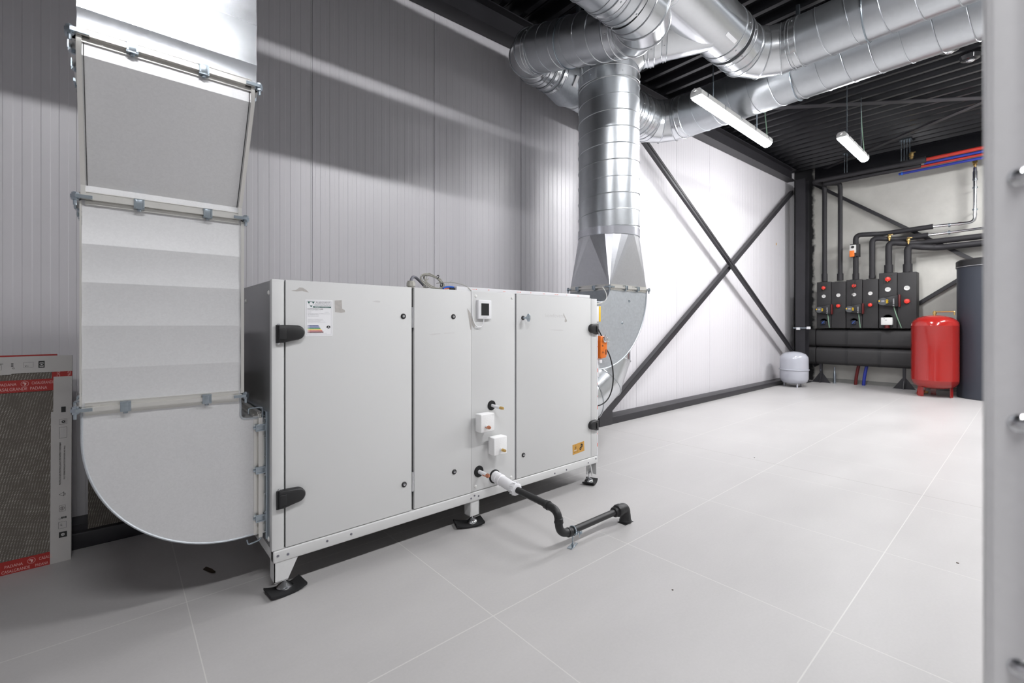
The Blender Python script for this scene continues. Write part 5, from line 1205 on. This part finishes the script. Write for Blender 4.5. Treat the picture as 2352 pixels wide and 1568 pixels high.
# pale grey expansion vessel
t = empty('expansion_vessel', (9.98, 3.10, 0), 'small pale grey expansion vessel on short legs beside the corner column', 'vessel')
R_ = .243; prof = [(0, .055), (.10, .058), (.18, .075), (.222, .105), (R_, .165), (R_, .325), (R_, .33)]
b = MB(); b.lathe(prof + [(R_, .335), (R_, .53), (.235, .58), (.20, .632), (.14, .662), (.06, .680), (0, .683)], (9.98, 3.10, 0), 48); build('vessel_body', b, M['grey_en'], t, ang=60)
b = MB(); b.sweep([(9.98 + (R_ + .006) * math.cos(a), 3.10 + (R_ + .006) * math.sin(a), .335) for a in [2 * PI * i / 48 for i in range(48)]], .010, 8, closed=True); build('joint_ring', b, M['grey_en'], t)
for k in range(3):
    a = math.radians(215 + 120 * k); b = MB(); b.cyl((9.98 + .17 * math.cos(a), 3.10 + .17 * math.sin(a), .09), (9.98 + .17 * math.cos(a), 3.10 + .17 * math.sin(a), 0), .014, 10); build('leg', b, M['grey_en'], t)
# red expansion vessel
cx_, cy_ = 10.42, 1.125; R_ = .303
t = empty('expansion_vessel', (cx_, cy_, 0), 'large glossy red expansion vessel standing before the manifold', 'vessel')
b = MB(); b.lathe([(0, .125), (.10, .13), (.20, .15), (.262, .18), (R_ - .008, .235), (R_, .275), (R_ + .002, .280), (R_, .286), (R_, 1.180), (R_ + .002, 1.186), (R_, 1.192), (R_ - .006, 1.235), (R_ - .03, 1.275), (.22, 1.320), (.14, 1.350), (.07, 1.363), (0, 1.366)], (cx_, cy_, 0), 64)
build('vessel_body', b, M['red'], t, ang=50)
for k, a in enumerate((250, 10, 130)):
    a = math.radians(a); p = U((cx_ + .23 * math.cos(a), cy_ + .23 * math.sin(a), 0)); d = U((math.cos(a), math.sin(a), 0)); s_ = U((-d.y, d.x, 0))
    b = MB(); b.obox(p + U((0, 0, .10)), d * .0025, s_ * .034, (0, 0, .10)); b.obox(p - d * .02 + s_ * .034 + U((0, 0, .10)), d * .022, s_ * .0025, (0, 0, .10)); build('leg', b, M['red'], t)
b = MB(); b.sweep(rounded([(cx_ - .05, cy_ + .20, .17), (cx_ - .06, cy_ + .22, .01), (cx_ - .10, cy_ + .14, .01), (cx_ - .08, cy_ + .10, .13)], .02), .005, 6); build('wire_guard', b, M['red'], t)
b = MB(); b.cyl((cx_, cy_, 1.36), (cx_, cy_, 1.40), .02, 12); b.lathe([(0, 0), (.028, 0), (.028, .03), (.02, .035), (.02, .05), (0, .052)], (cx_, cy_, 1.385), 10); build('valve', b, M['brass'], t)
b = MB(); b.sweep(rounded([(cx_, cy_, 1.42), (cx_ - .10, cy_ - .25, 1.42), (cx_ - .10, cy_ - .25, 1.36)], .015), .011, 10); build('connection_tube', b, M['brass'], t)
t = empty('pipe_fitting', (10.55, 1.2, 0), 'brass fitting lying on the floor behind the red vessel', 'fitting'); b = MB(); b.lathe([(.0, -.07), (.022, -.07), (.022, -.03), (.035, -.025), (.035, .025), (.022, .03), (.022, .07), (0, .07)], (10.62, 1.30, .035), 10, (0, 1, 0)); build('fitting_body', b, M['brass'], t)
# dark storage tank
cx_, cy_, R_ = 10.75, .43, .455
t = empty('storage_tank', (cx_, cy_, 0), 'tall dark blue-grey storage tank, half hidden by the near steel post', 'tank')
b = MB(); b.lathe([(R_ - .01, 0), (R_, .01), (R_, 2.15), (0, 2.15)], (cx_, cy_, 0), 72); build('tank_jacket', b, M['bluegrey'], t)
b = MB(); b.lathe([(R_ + .012, 2.145), (R_ + .012, 2.25), (R_ - .02, 2.275), (0, 2.29)], (cx_, cy_, 0), 72); build('tank_lid', b, M['black'], t)
b = MB(); b.lathe([(R_ + .014, 2.150), (R_ + .018, 2.153), (R_ + .014, 2.157)], (cx_, cy_, 0), 72); build('lid_rim', b, M['inklt'], t)
# ceiling sensors
for p, lb in (((7.3, .66), 'left dark round sensor under the roof deck'), ((7.75, .52), 'right dark round sensor under the roof deck')):
    z_ = deckz(p[0]) - .02; t = empty('ceiling_sensor', (p[0], p[1], z_), lb, 'sensor')
    b = MB(); b.lathe([(0, .02), (.09, .02), (.10, 0), (.085, -.04), (.06, -.05), (0, -.05)], (p[0], p[1], z_), 28); build('sensor_body', b, M['glassy'], t)
    b = MB(); b.lathe([(0, -.075), (.025, -.072), (.04, -.06), (.042, -.05)], (p[0], p[1], z_), 20); build('sensor_lens', b, M['chrome'], t)
# sticker on the wall by the corner
b = MB(); b.box(10.35, 10.39, YW - .0006, YW + .0016, 2.86, 2.91); build('wall_sticker', b, M['gold'], label='tiny yellow-brown sticker on the white panels near the corner column', cat='sticker')
# near sheet-metal duct at the right edge
FX = .720
t = empty('foreground_duct', (.85, -.13, 0), 'blurred galvanised sheet duct filling the right edge, very close to the viewer', 'duct')
b = MB(); b.prism([(FX + .45, .0388), (FX + .004, .0388), (FX, .036), (FX - .001, .030), (FX + .003, .022), (FX + .0045, .012), (FX + .0025, .004), (FX + .001, -.006), (FX + .004, -.03), (FX, -.06), (FX, -.42), (FX + .45, -.42)], 'z', .0, 3.6); build('duct_shell', b, galv('galvanised_near', (.90, .90, .91), .40, .02, 90, .01, .25), t)
for z_ in (.835, 1.095, 1.357, 1.62, .575):
    b = MB(); b.lathe([(0, .0055), (.004, .0050), (.008, .002), (.010, 0)], (FX + .0022, .0112, z_), 18, (-1, 0, 0)); build('rivet', b, M['chrome'], t)
